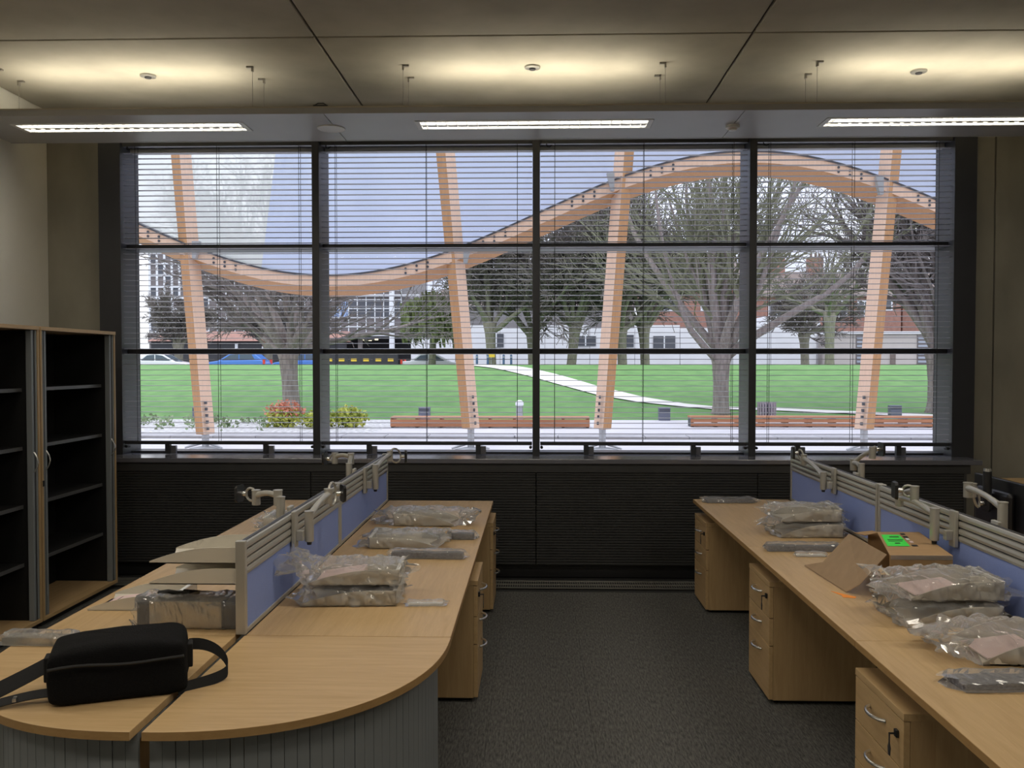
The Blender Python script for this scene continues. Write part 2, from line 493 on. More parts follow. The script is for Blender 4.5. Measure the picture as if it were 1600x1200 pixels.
# ---------------------------------------------------------------- suspended raft with luminaires
LUM = [(-3.01, 'above the cabinets'), (-0.02, 'over the aisle'), (2.95, 'above the desks with the cardboard box')]
LY0, LY1, LLEN = 6.335, 6.575, 1.74
raft = thing('ceiling_raft', 'long grey suspended service raft hung below the soffit by thin wires', 'ceiling raft', (0, 6.5, 3.5))
rx = [XL + 0.005, -1.50, 1.45, 4.45]
for i, (lx, _) in enumerate(LUM):
    m = MB()
    a, b = rx[i] + 0.003, rx[i + 1] - 0.003
    l0, l1 = lx - LLEN / 2, lx + LLEN / 2
    m.box(a, 6.14, 3.50, b, LY0, 3.515); m.box(a, LY1, 3.50, b, 6.88, 3.515)
    m.box(a, LY0, 3.50, l0, LY1, 3.515); m.box(l1, LY0, 3.50, b, LY1, 3.515)
    m.build('raft_panel', 'raft', raft, world=True)
MB().box(rx[0], 6.128, 3.498, rx[3], 6.14, 3.540).build('front_fascia', 'raft', raft, world=True)
MB().box(rx[0], 6.120, 3.540, rx[3], 6.160, 3.548).build('edge_trim', 'raft_edge', raft, world=True)
MB().box(rx[0], 6.88, 3.498, rx[3], 6.892, 3.575).build('rear_fascia', 'raft', raft, world=True)
for lx, _ in LUM:
    for sx in (-0.945, 0.945):
        for y in (6.33, 6.60):
            MB().tube([(lx + sx, y, 3.515), (lx + sx, y, 3.885)], 0.0016, 5).build('suspension_wire', 'cable', raft, world=True)
            m = MB().box(lx + sx - 0.006, y - 0.012, 3.862, lx + sx + 0.006, y + 0.012, 3.9)
            m.box(lx + sx - (0.042 if sx > 0 else 0), y - 0.012, 3.888, lx + sx + (0.042 if sx < 0 else 0), y + 0.012, 3.9)
            m.build('wire_bracket', 'cable', raft, world=True)
for i, (lx, txt) in enumerate(LUM):
    L = thing('louvre_luminaire', 'lit twin strip louvre luminaire in the raft ' + txt, 'ceiling light', (lx, 6.455, 3.50), group='luminaires in the suspended raft')
    hl = LLEN / 2 - 0.004
    fy0, fy1 = -0.116, 0.116
    m = MB()
    m.box(-hl, fy0, -0.004, hl, fy0 + 0.022, 0.012); m.box(-hl, fy1 - 0.022, -0.004, hl, fy1, 0.012)
    m.box(-hl, fy0 + 0.022, -0.004, -hl + 0.035, fy1 - 0.022, 0.012); m.box(hl - 0.035, fy0 + 0.022, -0.004, hl, fy1 - 0.022, 0.012)
    m.build('frame', 'white', L)
    MB().box(-hl + 0.035, -0.012, -0.003, hl - 0.035, 0.012, 0.05).build('spine', 'reflector', L)
    MB().box(-hl, fy0, 0.05, hl, fy1, 0.058).build('housing', 'reflector', L)
    for y in (-0.053, 0.053):
        MB().box(-hl + 0.04, y - 0.034, 0.040, hl - 0.04, y + 0.034, 0.046).build('lamp_tube', 'tube_down', L)
    bl = MB().box(-0.002, -0.094, 0.0, 0.002, 0.094, 0.030).build('louvre_blade', 'reflector', L)
    nb = 22
    for k in range(nb):
        x = -hl + 0.035 + (k + 0.5) * (2 * hl - 0.07) / nb
        if k == 0: bl.location = (x, 0, 0)
        else: inst(bl, L, (x, 0, 0))
    up = MB().box(-hl + 0.05, -0.05, 0.060, hl - 0.05, 0.05, 0.066).build('uplight_tube', 'tube_up', L)
    m = MB()
    m.box(-hl, fy0, 0.058, hl, fy0 + 0.004, 0.095); m.box(-hl, fy1 - 0.004, 0.058, hl, fy1, 0.095)
    m.build('uplight_reflector', 'reflector', L)

for i, (x, y) in enumerate(((-2.91, 6.50), (-0.03, 6.39), (2.82, 6.56))):
    t = thing('ceiling_sensor', 'small round metal ceiling disc in the glow ' + ('above the left luminaire', 'above the middle luminaire', 'above the right luminaire')[i], 'ceiling sensor', (x, y, H), group='round discs on the concrete soffit')
    MB().lathe([(0.0001, -0.012), (0.042, -0.016), (0.056, -0.012), (0.058, 0.0)], n=28).build('rim', 'alu', t, smooth=True)
    MB().lathe([(0.0001, -0.024), (0.022, -0.024), (0.026, -0.012)], n=20).build('sensor_head', 'dark_metal', t, smooth=True)
t = thing('ceiling_speaker', 'round white loudspeaker set in the raft left of the middle light', 'speaker', (-1.535, 6.52, 3.50))
MB().lathe([(0.075, -0.004), (0.098, -0.008), (0.104, -0.004), (0.104, 0.0), (0.075, 0.0)], n=32).build('rim', 'white', t, smooth=True)
MB().lathe([(0.0001, -0.003), (0.074, -0.003), (0.074, 0.0)], n=32).build('speaker_mesh', 'raft', t)
t = thing('smoke_detector', 'small white dome detector on the raft right of the middle light', 'smoke detector', (1.45, 6.53, 3.50))
MB().lathe([(0.0001, -0.040), (0.028, -0.036), (0.034, -0.022), (0.05, -0.018), (0.052, 0.0)], n=24).build('housing', 'white', t, smooth=True)
MB().lathe([(0.036, -0.024), (0.0365, -0.020), (0.034, -0.020)], n=24).build('band', 'pink', t)
t = thing('cable_gland', 'small dark cable clip on top of the raft front edge', 'clip', (-1.52, 6.14, 3.556))
MB().tube([(-0.04, 0, 0.004), (-0.02, 0, 0.018), (0.02, 0, 0.018), (0.04, 0, 0.004)], 0.004, 6).build('clip_bow', 'dark_metal', t)
MB().box(-0.05, -0.012, -0.008, 0.05, 0.012, 0.004).build('clip_base', 'dark_metal', t)
# ================================================================== desks
DZ = 0.73
def desk(label, x0, x1, y0, y1, front, group):
    """front: +1 user side at x1, -1 user side at x0"""
    xc, yc = (x0 + x1) / 2, (y0 + y1) / 2
    t = thing('bench_desk', label, 'desk', (xc, yc, 0), group=group)
    hx, hy = (x1 - x0) / 2 - 0.0015, (y1 - y0) / 2 - 0.0015
    MB().box(-hx, -hy, DZ - 0.025, hx, hy, DZ).build('desk_top', 'oak_y', t, bevel=0.0015)
    MB().box(front * hx, -hy, DZ - 0.0245, front * (hx + 0.001), hy, DZ - 0.0005).build('edge_band', 'edge', t) if front > 0 else \
        MB().box(-hx - 0.001, -hy, DZ - 0.0245, -hx, hy, DZ - 0.0005).build('edge_band', 'edge', t)
    MB().box(-hx + 0.08, -hy + 0.05, DZ - 0.07, -hx + 0.12, hy - 0.05, DZ - 0.026).build('under_beam', 'dark_metal', t)
    MB().box(hx - 0.12, -hy + 0.05, DZ - 0.07, hx - 0.08, hy - 0.05, DZ - 0.026).build('under_beam', 'dark_metal', t)
    for sy in (-1, 1):
        xx = -front * (hx - 0.10)
        m = MB().box(min(xx - 0.03, xx + 0.03), sy * (hy - 0.06) - 0.02, 0, xx + 0.03, sy * (hy - 0.06) + 0.02, DZ - 0.07)
        m.build('leg', 'dark_metal', t, bevel=0.004)
    return t
GL, GR = 'oak bench desks of the left row', 'oak bench desks of the right row'
LX0, LXM0, LXM1, LX1 = -1.875, -1.125, -1.085, -0.316
desk('oak bench desk with wrapped trays at the window end of the left row, aisle side', LXM1, LX1, 4.79, 6.38, 1, GL)
desk('oak bench desk with a two tray wrapped pile, aisle side of the left row', LXM1, LX1, 3.20, 4.79, 1, GL)
desk('oak bench desk behind the blue screens at the window end, cabinet side', LX0, LXM0, 4.79, 6.38, -1, GL)
desk('oak bench desk under the hanging letter trays, cabinet side', LX0, LXM0, 3.20, 4.79, -1, GL)
RX0, RXM0, RXM1, RX1 = 1.168, 1.872, 1.918, 2.66
desk('oak bench desk at the window end of the right row, aisle side', RX0, RXM0, 4.82, 6.50, -1, GR)
desk('oak bench desk carrying the cardboard box, aisle side of the right row', RX0, RXM0, 3.20, 4.82, -1, GR)
desk('oak bench desk running out of the picture at the lower right', RX0, RXM0, 1.58, 3.20, -1, GR)
desk('oak bench desk at the window end behind the right blue screens', RXM1, RX1, 4.82, 6.50, 1, GR)
desk('oak bench desk with the black monitor behind the right blue screens', RXM1, RX1, 3.20, 4.82, 1, GR)

# ---------------------------------------------------------------- rounded end units (superellipse quarter)
def quarter(a, b, n, sx, cnt):
    return [(sx * a * math.cos(t) ** (2 / n), -b * math.sin(t) ** (2 / n)) for t in [PI / 2 * k / cnt for k in range(cnt + 1)]]
def end_unit(label_top, label_store, cx, sx):
    cy = 3.197
    a, b, nn = 0.772, 0.850, 2.3
    t = thing('rounded_desk_end', label_top, 'desk', (cx, cy, 0), group='rounded end tops of the left row')
    out = [(0, 0)] + quarter(a, b, nn, sx, 40)
    if sx > 0: out = out[::-1]
    MB().prism(out, DZ - 0.025, DZ).build('desk_top', 'oak_x', t, bevel=0.0015)
    q = quarter(a + 0.001, b + 0.001, nn, sx, 40)
    m = MB()
    vs = []
    for x, y in q: vs += [(x, y, DZ - 0.0245), (x, y, DZ - 0.0008)]
    m.add(vs, [(2 * i, 2 * i + 2, 2 * i + 3, 2 * i + 1) for i in range(len(q) - 1)])
    m.build('edge_band', 'edge', t)
    s = thing('tambour_end_storage', label_store, 'storage unit', (cx, cy, 0), group='grey tambour storage under the rounded ends')
    ai, bi = a - 0.055, b - 0.055
    inner = [(sx * 0.03, -0.02)] + [(x + (sx * 0.03 if abs(x) < 0.03 else 0), y - (0.02 if abs(y) < 0.02 else 0)) for x, y in quarter(ai - 0.02, bi - 0.02, nn, sx, 30)]
    if sx > 0: inner = inner[::-1]
    MB().prism(inner, 0.0, 0.06).build('plinth', 'dark_metal', s)
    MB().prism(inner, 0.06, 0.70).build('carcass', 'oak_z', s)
    oc = [(0, 0)] + quarter(ai + 0.004, bi + 0.004, nn, sx, 40)
    if sx > 0: oc = oc[::-1]
    MB().prism(oc, 0.685, 0.702).build('top_rail', 'tambour', s)
    # tambour slats at equal arc length
    fine = quarter(ai, bi, nn, sx, 800)
    acc = [0.0]
    for i in range(1, len(fine)):
        acc.append(acc[-1] + math.hypot(fine[i][0] - fine[i - 1][0], fine[i][1] - fine[i - 1][1]))
    sw = 0.036
    cnt = int(acc[-1] / sw)
    src = None
    j = 0
    for k in range(cnt):
        target = (k + 0.5) * acc[-1] / cnt
        while acc[j] < target: j += 1
        p0, p1 = fine[max(j - 4, 0)], fine[min(j + 4, len(fine) - 1)]
        ang = math.atan2(p1[1] - p0[1], p1[0] - p0[0])
        loc = (fine[j][0], fine[j][1], 0)
        if src is None:
            hw = acc[-1] / cnt / 2 - 0.0007
            src = MB().prism([(-hw, -0.006), (hw, -0.006), (hw, 0.0055), (hw - 0.002, 0.007), (-hw + 0.002, 0.007), (-hw, 0.0055)], 0.06, 0.685).build('tambour_slat', 'tambour', s)
            src.location = loc; src.rotation_euler = (0, 0, ang if sx < 0 else ang + PI)
        else:
            inst(src, s, loc, (0, 0, ang if sx < 0 else ang + PI))
    # bow handle half way round
    jj = int(len(fine) * 0.56)
    px_, py_ = fine[jj]
    p0, p1 = fine[jj - 5], fine[jj + 5]
    d = Vector((p1[0] - p0[0], p1[1] - p0[1], 0)).normalized()
    nn_ = Vector((d.y, -d.x, 0)); nn_ = nn_ if nn_.y < 0 else -nn_
    pts = []
    for k in range(9):
        t_ = k / 8
        pts.append(Vector((px_, py_, 0.40 + 0.0)) + d * 0 + nn_ * (0.012 + 0.03 * math.sin(PI * t_)) + Vector((0, 0, 0.13 * (t_ - 0.5))))
    MB().tube(pts, 0.005, 8).build('handle', 'chrome', s, smooth=True)
end_unit('rounded oak desk end in front of the aisle desks, with an empty top', 'grey tambour storage under the empty rounded desk end', -1.088, 1)
end_unit('rounded oak desk end with the black bag lying on it', 'grey tambour storage below the black bag', -1.122, -1)

# ---------------------------------------------------------------- desk screens with slatted rail
def screen(label, x, y0, y1):
    t = thing('desk_screen', label, 'desk screen', (x, (y0 + y1) / 2, DZ), group='blue desk screens with slatted rail')
    hy = (y1 - y0) / 2 - 0.002
    TOP = 0.352
    for s in (-1, 1):
        MB().box(-0.019, s * hy - (0.026 if s > 0 else 0), 0.0, 0.019, s * hy + (0.026 if s < 0 else 0), TOP).build('end_post', 'silver', t, bevel=0.003)
    MB().box(-0.017, -hy + 0.026, 0.0, 0.017, hy - 0.026, 0.018).build('bottom_rail', 'silver', t, bevel=0.002)
    MB().box(-0.012, -hy + 0.026, 0.018, 0.012, hy - 0.026, 0.222).build('fabric_panel', 'fabric', t)
    MB().box(-0.008, -hy + 0.026, 0.222, 0.008, hy - 0.026, TOP - 0.004).build('rail_core', 'dark_metal', t)
    rs = None
    for k in range(4):
        z = 0.222 + k * 0.0325
        if rs is None:
            pr = [(-0.017, 0.002), (-0.013, 0.0), (0.013, 0.0), (0.017, 0.002), (0.019, 0.013), (0.017, 0.024), (0.012, 0.0265), (-0.012, 0.0265), (-0.017, 0.024), (-0.019, 0.013)]
            rs = MB().prism(pr, -hy + 0.026, hy - 0.026, 'y').build('rail_slat', 'silver', t)
            rs.location = (0, 0, z)
        else: inst(rs, t, (0, 0, z))
    return t
screen('blue fabric desk screen nearest the black bag, with letter trays hung on it', -1.105, 3.20, 4.785)
screen('blue fabric desk screen at the window end of the left row', -1.105, 4.79, 6.34)
screen('blue fabric desk screen at the window end of the right row', 1.895, 4.83, 6.47)
screen('blue fabric desk screen behind the open cardboard box', 1.895, 3.20, 4.82)

# ---------------------------------------------------------------- monitor arms clamped on the rails
def arm(label, bx, by, side, pts, head, hdir, plate=True):
    """bx,by: clamp point on the rail; pts: pivots (world) along the arm; head: plate centre; hdir: plate normal (x,y)"""
    t = thing('monitor_mount', label, 'monitor mount', (bx, by, 0.95), group='silver monitor arms on the desk screens')
    def W(mb, name, m, par=t, **k): return mb.build(name, m, par, world=True, **k)
    W(MB().box(min(bx, bx + side * 0.018), by - 0.028, 0.925, max(bx, bx + side * 0.018), by + 0.028, 1.088), 'clamp_plate', 'silver', bevel=0.004)
    W(MB().box(min(bx + side * 0.018, bx + side * 0.05), by - 0.014, 0.955, max(bx + side * 0.018, bx + side * 0.05), by + 0.014, 1.00), 'clamp_lug', 'silver', bevel=0.003)
    p0 = Vector(pts[0])
    W(MB().lathe([(0.001, 0.93), (0.010, 0.93), (0.012, 0.945), (0.001, 0.946)], (p0.x, p0.y, 0), 12), 'clamp_screw', 'black')
    for i, p in enumerate(pts):
        z0 = 0.945 if i == 0 else p[2] - 0.045
        z1 = p[2] + 0.028
        pv = W(MB().lathe([(0.001, z0), (0.019, z0), (0.020, z0 + 0.004), (0.020, z1 - 0.006), (0.022, z1 - 0.005), (0.022, z1 - 0.001), (0.001, z1)], (p[0], p[1], 0), 18), 'pivot', 'silver', smooth=True)
        if i > 0:
            a, b = Vector(pts[i - 1]), Vector(p)
            n = 8
            q = []
            for k in range(n + 1):
                s_ = k / n
                q.append(a.lerp(b, s_) + Vector((0, 0, 0.012 * math.sin(PI * s_))))
            W(MB().tube(q, [0.016 - 0.003 * math.sin(PI * k / n) for k in range(n + 1)], 12), 'link', 'silver', smooth=True)
    pe = Vector(pts[-1]); hd = Vector(head); hn = Vector((hdir[0], hdir[1], 0)).normalized()
    back = hd - hn * 0.028
    ring = []
    mid = (pe + back) / 2
    rad = max((back - pe).length / 2, 0.02)
    ax = (back - pe).normalized() if (back - pe).length > 1e-4 else hn
    for k in range(13):
        an = PI * 0.1 + PI * 1.8 * k / 12
        ring.append(mid + ax * (-rad * math.cos(an)) + Vector((0, 0, rad * 0.95 * math.sin(an))))
    W(MB().tube(ring, 0.006, 8), 'tilt_bow', 'silver', smooth=True)
    W(MB().tube([back, hd], 0.012, 12), 'tilt_joint', 'chrome', smooth=True)
    u = Vector((-hn.y, hn.x, 0))
    hw = 0.042
    oct_ = [(-hw, -0.03), (-0.03, -hw), (0.03, -hw), (hw, -0.03), (hw, 0.03), (0.03, hw), (-0.03, hw), (-hw, 0.03)]
    m = MB()
    vs = [hd + u * a + Vector((0, 0, b)) for a, b in oct_] + [hd + hn * 0.014 + u * a * 0.9 + Vector((0, 0, b * 0.9)) for a, b in oct_]
    m.add(vs, [tuple(range(7, -1, -1)), tuple(range(8, 16))] + [(i, (i + 1) % 8, 8 + (i + 1) % 8, 8 + i) for i in range(8)])
    W(m, 'mount_plate', 'black')
    return t
arm('silver monitor arm folded along the near left screen, aisle side', -1.086, 3.84, 1, [(-1.02, 3.87, 1.055), (-1.00, 4.15, 1.115)], (-0.965, 4.28, 1.10), (0.9, 0.45))
arm('silver monitor arm at the far end of the left screens, aisle side', -1.086, 5.44, 1, [(-1.02, 5.48, 1.075), (-0.99, 5.85, 1.125)], (-0.90, 5.93, 1.105), (1, 0.1))
arm('silver monitor arm reaching out toward the cabinets above the letter trays', -1.124, 3.97, -1, [(-1.185, 3.99, 1.10), (-1.20, 4.0, 1.13), (-1.335, 4.10, 1.115)], (-1.42, 4.13, 1.12), (-1, 0.1))
arm('silver monitor arm at the far end of the left screens, cabinet side', -1.124, 5.38, -1, [(-1.175, 5.42, 1.09), (-1.19, 5.55, 1.14), (-1.31, 5.62, 1.135)], (-1.375, 5.64, 1.12), (-1, 0.1))
arm('silver monitor arm at the window end of the right screens, aisle side', 1.876, 5.50, -1, [(1.815, 5.54, 1.03), (1.81, 5.93, 1.10)], (1.765, 6.0, 1.13), (-1, 0.1))
arm('silver monitor arm on the screen above the cardboard box, aisle side', 1.876, 3.93, -1, [(1.80, 3.97, 1.065), (1.79, 4.33, 1.085), (1.80, 4.18, 1.135)], (1.73, 4.22, 1.135), (-1, 0.15))
arm('silver monitor arm behind the window end right screen, plate raised', 1.914, 5.28, 1, [(1.97, 5.32, 1.11), (1.98, 5.48, 1.12), (2.04, 5.33, 1.21)], (2.10, 5.36, 1.22), (1, 0.05))
arm('silver monitor arm carrying the black monitor', 1.914, 3.68, 1, [(1.965, 3.71, 1.135), (2.06, 4.20, 1.15), (2.25, 4.54, 1.10)], (2.325, 4.56, 1.02), (1, 0.0))
t = thing('monitor', 'black flat monitor seen edge on behind the right screens', 'monitor', (2.40, 4.575, 0.84))
MB().box(0.0, -0.25, 0.0, 0.028, 0.25, 0.305).build('bezel', 'screen', t, bevel=0.004)
MB().box(0.0285, -0.235, 0.015, 0.0295, 0.235, 0.29).build('display', 'black', t)
MB().box(-0.04, -0.17, 0.05, 0.0, 0.17, 0.25).build('back_housing', 'screen', t, bevel=0.02)
MB().tube([(-0.065, -0.015, 0.17), (-0.065, -0.015, 0.345)], 0.021, 12).build('mount_column', 'black', t, smooth=True)
MB().tube([(-0.065, -0.015, 0.345), (-0.065, -0.015, 0.36)], 0.019, 12).build('column_cap', 'chrome', t)

# ---------------------------------------------------------------- drawer pedestals
def pedestal(label, xf, y0, y1, face, group, key=True):
    """xf: drawer face plane, face: +1 drawers look to +x"""
    t = thing('drawer_pedestal', label, 'drawer pedestal', (xf, (y0 + y1) / 2, 0), group=group)
    hy = (y1 - y0) / 2
    f = face
    def bx(name, m, xa, ya, za, xb, yb, zb, par=t, bev=0.0015):
        xa, xb = sorted((f * xa, f * xb))
        return MB().box(xa, ya, za, xb, yb, zb).build(name, m, par, bevel=bev)
    D = 0.54
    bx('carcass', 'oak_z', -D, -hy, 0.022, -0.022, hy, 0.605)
    bx('top_board', 'oak_y', -D, -hy - 0.001, 0.605, 0.001, hy + 0.001, 0.63)
    bx('plinth', 'black', -D + 0.03, -hy + 0.03, 0.0, -0.05, hy - 0.03, 0.022)
    zs = [(0.445, 0.602), (0.302, 0.441), (0.026, 0.298)]
    for i, (za, zb) in enumerate(zs):
        dr = bx('drawer', 'oak_y', -0.021, -hy + 0.001, za, 0.0, hy - 0.001, zb)
        zc = zb - 0.055
        pts = []
        for k in range(11):
            s_ = k / 10
            pts.append((f * (0.0 + 0.034 * math.sin(PI * s_) ** 0.55), 0.068 * (1 - 2 * s_), zc))
        MB().tube(pts, 0.0060, 8).build('handle', 'chrome', dr, smooth=True)
        if i == 0:
            yk = -hy + 0.045
            MB().box(min(0, f * 0.010), yk - 0.011, zc - 0.010, max(0, f * 0.010), yk + 0.011, zc + 0.014).build('lock', 'black', dr, bevel=0.002)
            if key:
                kb = MB().box(min(f * 0.010, f * 0.030), yk - 0.001, zc - 0.002, max(f * 0.010, f * 0.030), yk + 0.001, zc + 0.004)
                kb.prism([(yk - 0.006, zc - 0.07), (yk + 0.006, zc - 0.07), (yk + 0.010, zc - 0.045), (yk + 0.003, zc - 0.03), (yk + 0.003, zc), (yk - 0.003, zc), (yk - 0.003, zc - 0.03), (yk - 0.010, zc - 0.045)], f * 0.026, f * 0.029, 'x')
                kb.build('key', 'dark_metal', dr)
    return t
PG = 'oak three drawer pedestals under the desks'
pedestal('oak drawer pedestal at the window end of the left row', -0.300, 6.03, 6.45, 1, PG)
pedestal('oak drawer pedestal next to the rounded desk end in the left row', -0.300, 4.43, 4.85, 1, PG)
pedestal('oak drawer pedestal nearest the window in the right row', 1.180, 6.06, 6.48, -1, PG)
pedestal('middle oak drawer pedestal of the right row, below the cardboard box', 1.188, 4.44, 4.86, -1, PG)
pedestal('oak drawer pedestal at the lower right, nearest the viewer', 1.172, 2.78, 3.20, -1, PG)

# ---------------------------------------------------------------- tambour cabinets along the left wall
def cabinet(label, y0, y1):
    t = thing('tambour_cabinet', label, 'cabinet', (-3.25, (y0 + y1) / 2, 0), group='tall tambour cabinets against the left wall')
    hy = (y1 - y0) / 2 - 0.002
    D = 0.46
    Hc = 1.985
    def bx(name, m, xa, ya, za, xb, yb, zb, par=t, bev=0.002):
        return MB().box(xa, ya, za, xb, yb, zb).build(name, m, par, bevel=bev)
    bx('plinth', 'black', -D + 0.02, -hy + 0.02, 0, -0.03, hy - 0.02, 0.04)
    bx('bottom_board', 'oak_y', -D, -hy, 0.04, 0.0, hy, 0.065)
    bx('top_board', 'oak_y', -D, -hy, Hc - 0.025, 0.004, hy, Hc)
    for s in (-1, 1):
        ya, yb = sorted((s * hy, s * (hy - 0.020)))
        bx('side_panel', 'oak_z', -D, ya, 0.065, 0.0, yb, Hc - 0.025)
        # channel for the rolled tambour and its leading strip
        ya, yb = sorted((s * (hy - 0.020), s * (hy - 0.055)))
        bx('tambour_track', 'dark_metal', -0.05, ya, 0.065, -0.012, yb, Hc - 0.025)
        ya, yb = sorted((s * (hy - 0.026), s * (hy - 0.036)))
        bx('track_fin', 'tambour', -0.04, ya, 0.07, -0.003, yb, Hc - 0.03)
        ya, yb = sorted((s * (hy - 0.055), s * (hy - 0.078)))
        d = bx('tambour_door', 'tambour', -0.045, ya, 0.067, -0.008, yb, Hc - 0.027)
        ym = (ya + yb) / 2
        pts = [(-0.008 + 0.028 * math.sin(PI * k / 8), ym - 0.0 + s * 0.004, 1.10 + 0.13 * (k / 8 - 0.5)) for k in range(9)]
        MB().tube(pts, 0.005, 8).build('handle', 'chrome', d, smooth=True)
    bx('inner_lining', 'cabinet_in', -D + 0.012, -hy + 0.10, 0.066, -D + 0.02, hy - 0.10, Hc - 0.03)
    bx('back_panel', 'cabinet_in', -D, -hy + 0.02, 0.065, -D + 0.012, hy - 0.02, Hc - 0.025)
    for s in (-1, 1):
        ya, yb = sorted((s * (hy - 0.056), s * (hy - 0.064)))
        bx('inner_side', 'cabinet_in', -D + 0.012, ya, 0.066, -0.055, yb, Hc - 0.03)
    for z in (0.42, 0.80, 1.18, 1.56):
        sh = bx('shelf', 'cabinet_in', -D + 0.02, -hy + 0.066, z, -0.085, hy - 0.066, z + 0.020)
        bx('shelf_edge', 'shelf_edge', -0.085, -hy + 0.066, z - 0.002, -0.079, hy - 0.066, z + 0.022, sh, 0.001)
    bx('lock', 'black', 0.0, -hy + 0.004, 0.93, 0.006, -hy + 0.02, 0.97)
    return t
cabinet('tall open oak cabinet with black shelves next to the window', 5.62, 6.64)
cabinet('tall open oak cabinet cut by the left picture edge', 4.59, 5.61)
cab = thing('low_oak_cupboard', 'oak cupboard corner at the right picture edge behind the monitor', 'cupboard', (4.1, 6.75, 0))
MB().box(-0.42, -0.22, 0.03, 0.42, 0.22, 0.81).build('carcass', 'oak_z', cab, bevel=0.002)
MB().box(-0.425, -0.225, 0.81, 0.425, 0.225, 0.835).build('top_board', 'oak_x', cab, bevel=0.002)
MB().box(-0.38, -0.20, 0.0, 0.38, 0.18, 0.03).build('plinth', 'black', cab)
for s in (-1, 1):
    xa, xb = sorted((s * 0.003, s * 0.415))
    d = MB().box(xa, -0.24, 0.04, xb, -0.22, 0.80).build('door', 'oak_z', cab, bevel=0.0015)
    MB().tube([(s * 0.04, -0.24, 0.5), (s * 0.04, -0.268, 0.52), (s * 0.04, -0.268, 0.60), (s * 0.04, -0.24, 0.62)], 0.005, 8).build('handle', 'chrome', d, smooth=True)
# ================================================================== things on the desks
def tray_mesh(L, W, Hh):
    """letter tray: tip at x=0 (low front), back wall at x=L; returns (base+sides, back rim) builders"""
    th = 0.004
    m = MB()
    m.prism([(0.0, 0.0), (L, 0.0), (L, W), (0.0, W), (0.045, W * 0.5)], 0.0, th)
    n = 10
    def prof(s): return 0.008 + (Hh - 0.008) * (math.sin(min(s / 0.75, 1) * PI / 2) ** 0.9)
    for y in (0.0, W - th):
        pts = [(L, 0.0), (L, Hh)] + [(L * (1 - k / n), prof(1 - k / n)) for k in range(1, n + 1)] + [(0.0, 0.0)]
        m.prism(pts[::-1], y, y + th, 'y')
    m.box(L - th, 0, 0, L, W, Hh)
    return m
def rim_mesh(L, W, Hh):
    return MB().box(L - 0.012, 0.0, Hh - 0.004, L + 0.003, W, Hh + 0.003)

def wrap_mesh(x0, x1, y0, y1, h, seed, flare0=0.0, flare1=0.0, amp=0.012, nu=52, nv=44, pinch=0.45, lift0=0.0, lift1=0.0):
    """crumpled plastic bag round a block x0..x1,y0..y1,0..h; flares are loose bag ends beyond the block"""
    rng = random.Random(seed)
    off = Vector((rng.random() * 50, rng.random() * 50, rng.random() * 50))
    L0, L1 = x0 - flare0, x1 + flare1
    vs = []; fs = []
    yc, hw = (y0 + y1) / 2, (y1 - y0) / 2
    for i in range(nu + 1):
        u = i / nu
        x = L0 + (L1 - L0) * u
        if x < x0: e = (x0 - x) / max(flare0, 1e-6); lift = lift0 * e
        elif x > x1: e = (x - x1) / max(flare1, 1e-6); lift = lift1 * e
        else: e = 0.0; lift = 0.0
        sh = 1 - (1 - pinch) * min(e * 1.3, 1); sw = 1 - 0.18 * math.sin(min(e, 1) * PI * 0.7)
        if e > 0.6: sw += 0.15 * (e - 0.6)
        for k in range(nv):
            a = 2 * PI * k / nv
            ca, sa = math.cos(a), math.sin(a)
            cx_ = math.copysign(abs(ca) ** 0.45, ca); cz_ = math.copysign(abs(sa) ** 0.45, sa)
            y = yc + cx_ * (hw + 0.010) * sw
            z = h / 2 + cz_ * (h / 2 + 0.010) * sh + lift
            p = Vector((x, y, z))
            q = mnoise.noise(p * 24 + off) * 0.9 + (0.5 - 2 * abs(mnoise.noise(p * 48 + off))) * 0.6 + mnoise.noise(p * 110 + off) * 0.15
            k_ = amp * (1 + 2.2 * e)
            rid = abs(mnoise.noise(p * 16 + off * 2)) - 0.25
            d = (q * 0.7 + rid * 1.2) * k_
            px = x + mnoise.noise(p * 30 + off * 3) * k_ * (0.6 + 1.5 * e)
            py = y + cx_ * d
            pz = max(z + cz_ * d, 0.0015 + 0.001 * rng.random())
            vs.append((px, py, pz))
    for i in range(nu):
        for k in range(nv):
            fs.append((i * nv + k, i * nv + (k + 1) % nv, (i + 1) * nv + (k + 1) % nv, (i + 1) * nv + k))
    return MB().add(vs, fs)

def wrapped_tray(label, loc, rz, flip, seed, L=0.33, W=0.25, Hh=0.065, f0=0.08, f1=0.03, lift0=0.02, lift1=0.0, pink=False, amp=0.012, cat='letter tray', group='letter trays in plastic wrap'):
    t = thing('wrapped_letter_tray', label, cat, loc, rz, group=group)
    if flip: t.rotation_euler = (0, 0, rz + PI)
    tr = tray_mesh(L, W, Hh).build('tray', 'tray', t)
    tr.location = (0, 0, 0.003)
    rim_mesh(L, W, Hh).build('rim', 'white', tr)
    if pink:
        MB().hexa([(0.03, 0.03, 0.010), (0.22, 0.03, 0.014), (0.22, W - 0.04, 0.014), (0.03, W - 0.04, 0.010)],
                  [(0.03, 0.03, 0.014), (0.22, 0.03, 0.040), (0.22, W - 0.04, 0.040), (0.03, W - 0.04, 0.014)]).build('leaflet', 'pink', tr)
    wrap_mesh(0, L, 0, W, Hh + 0.006, seed, f0, f1, amp, lift0=lift0, lift1=lift1).build('plastic_wrap', 'wrap', t)
    return t

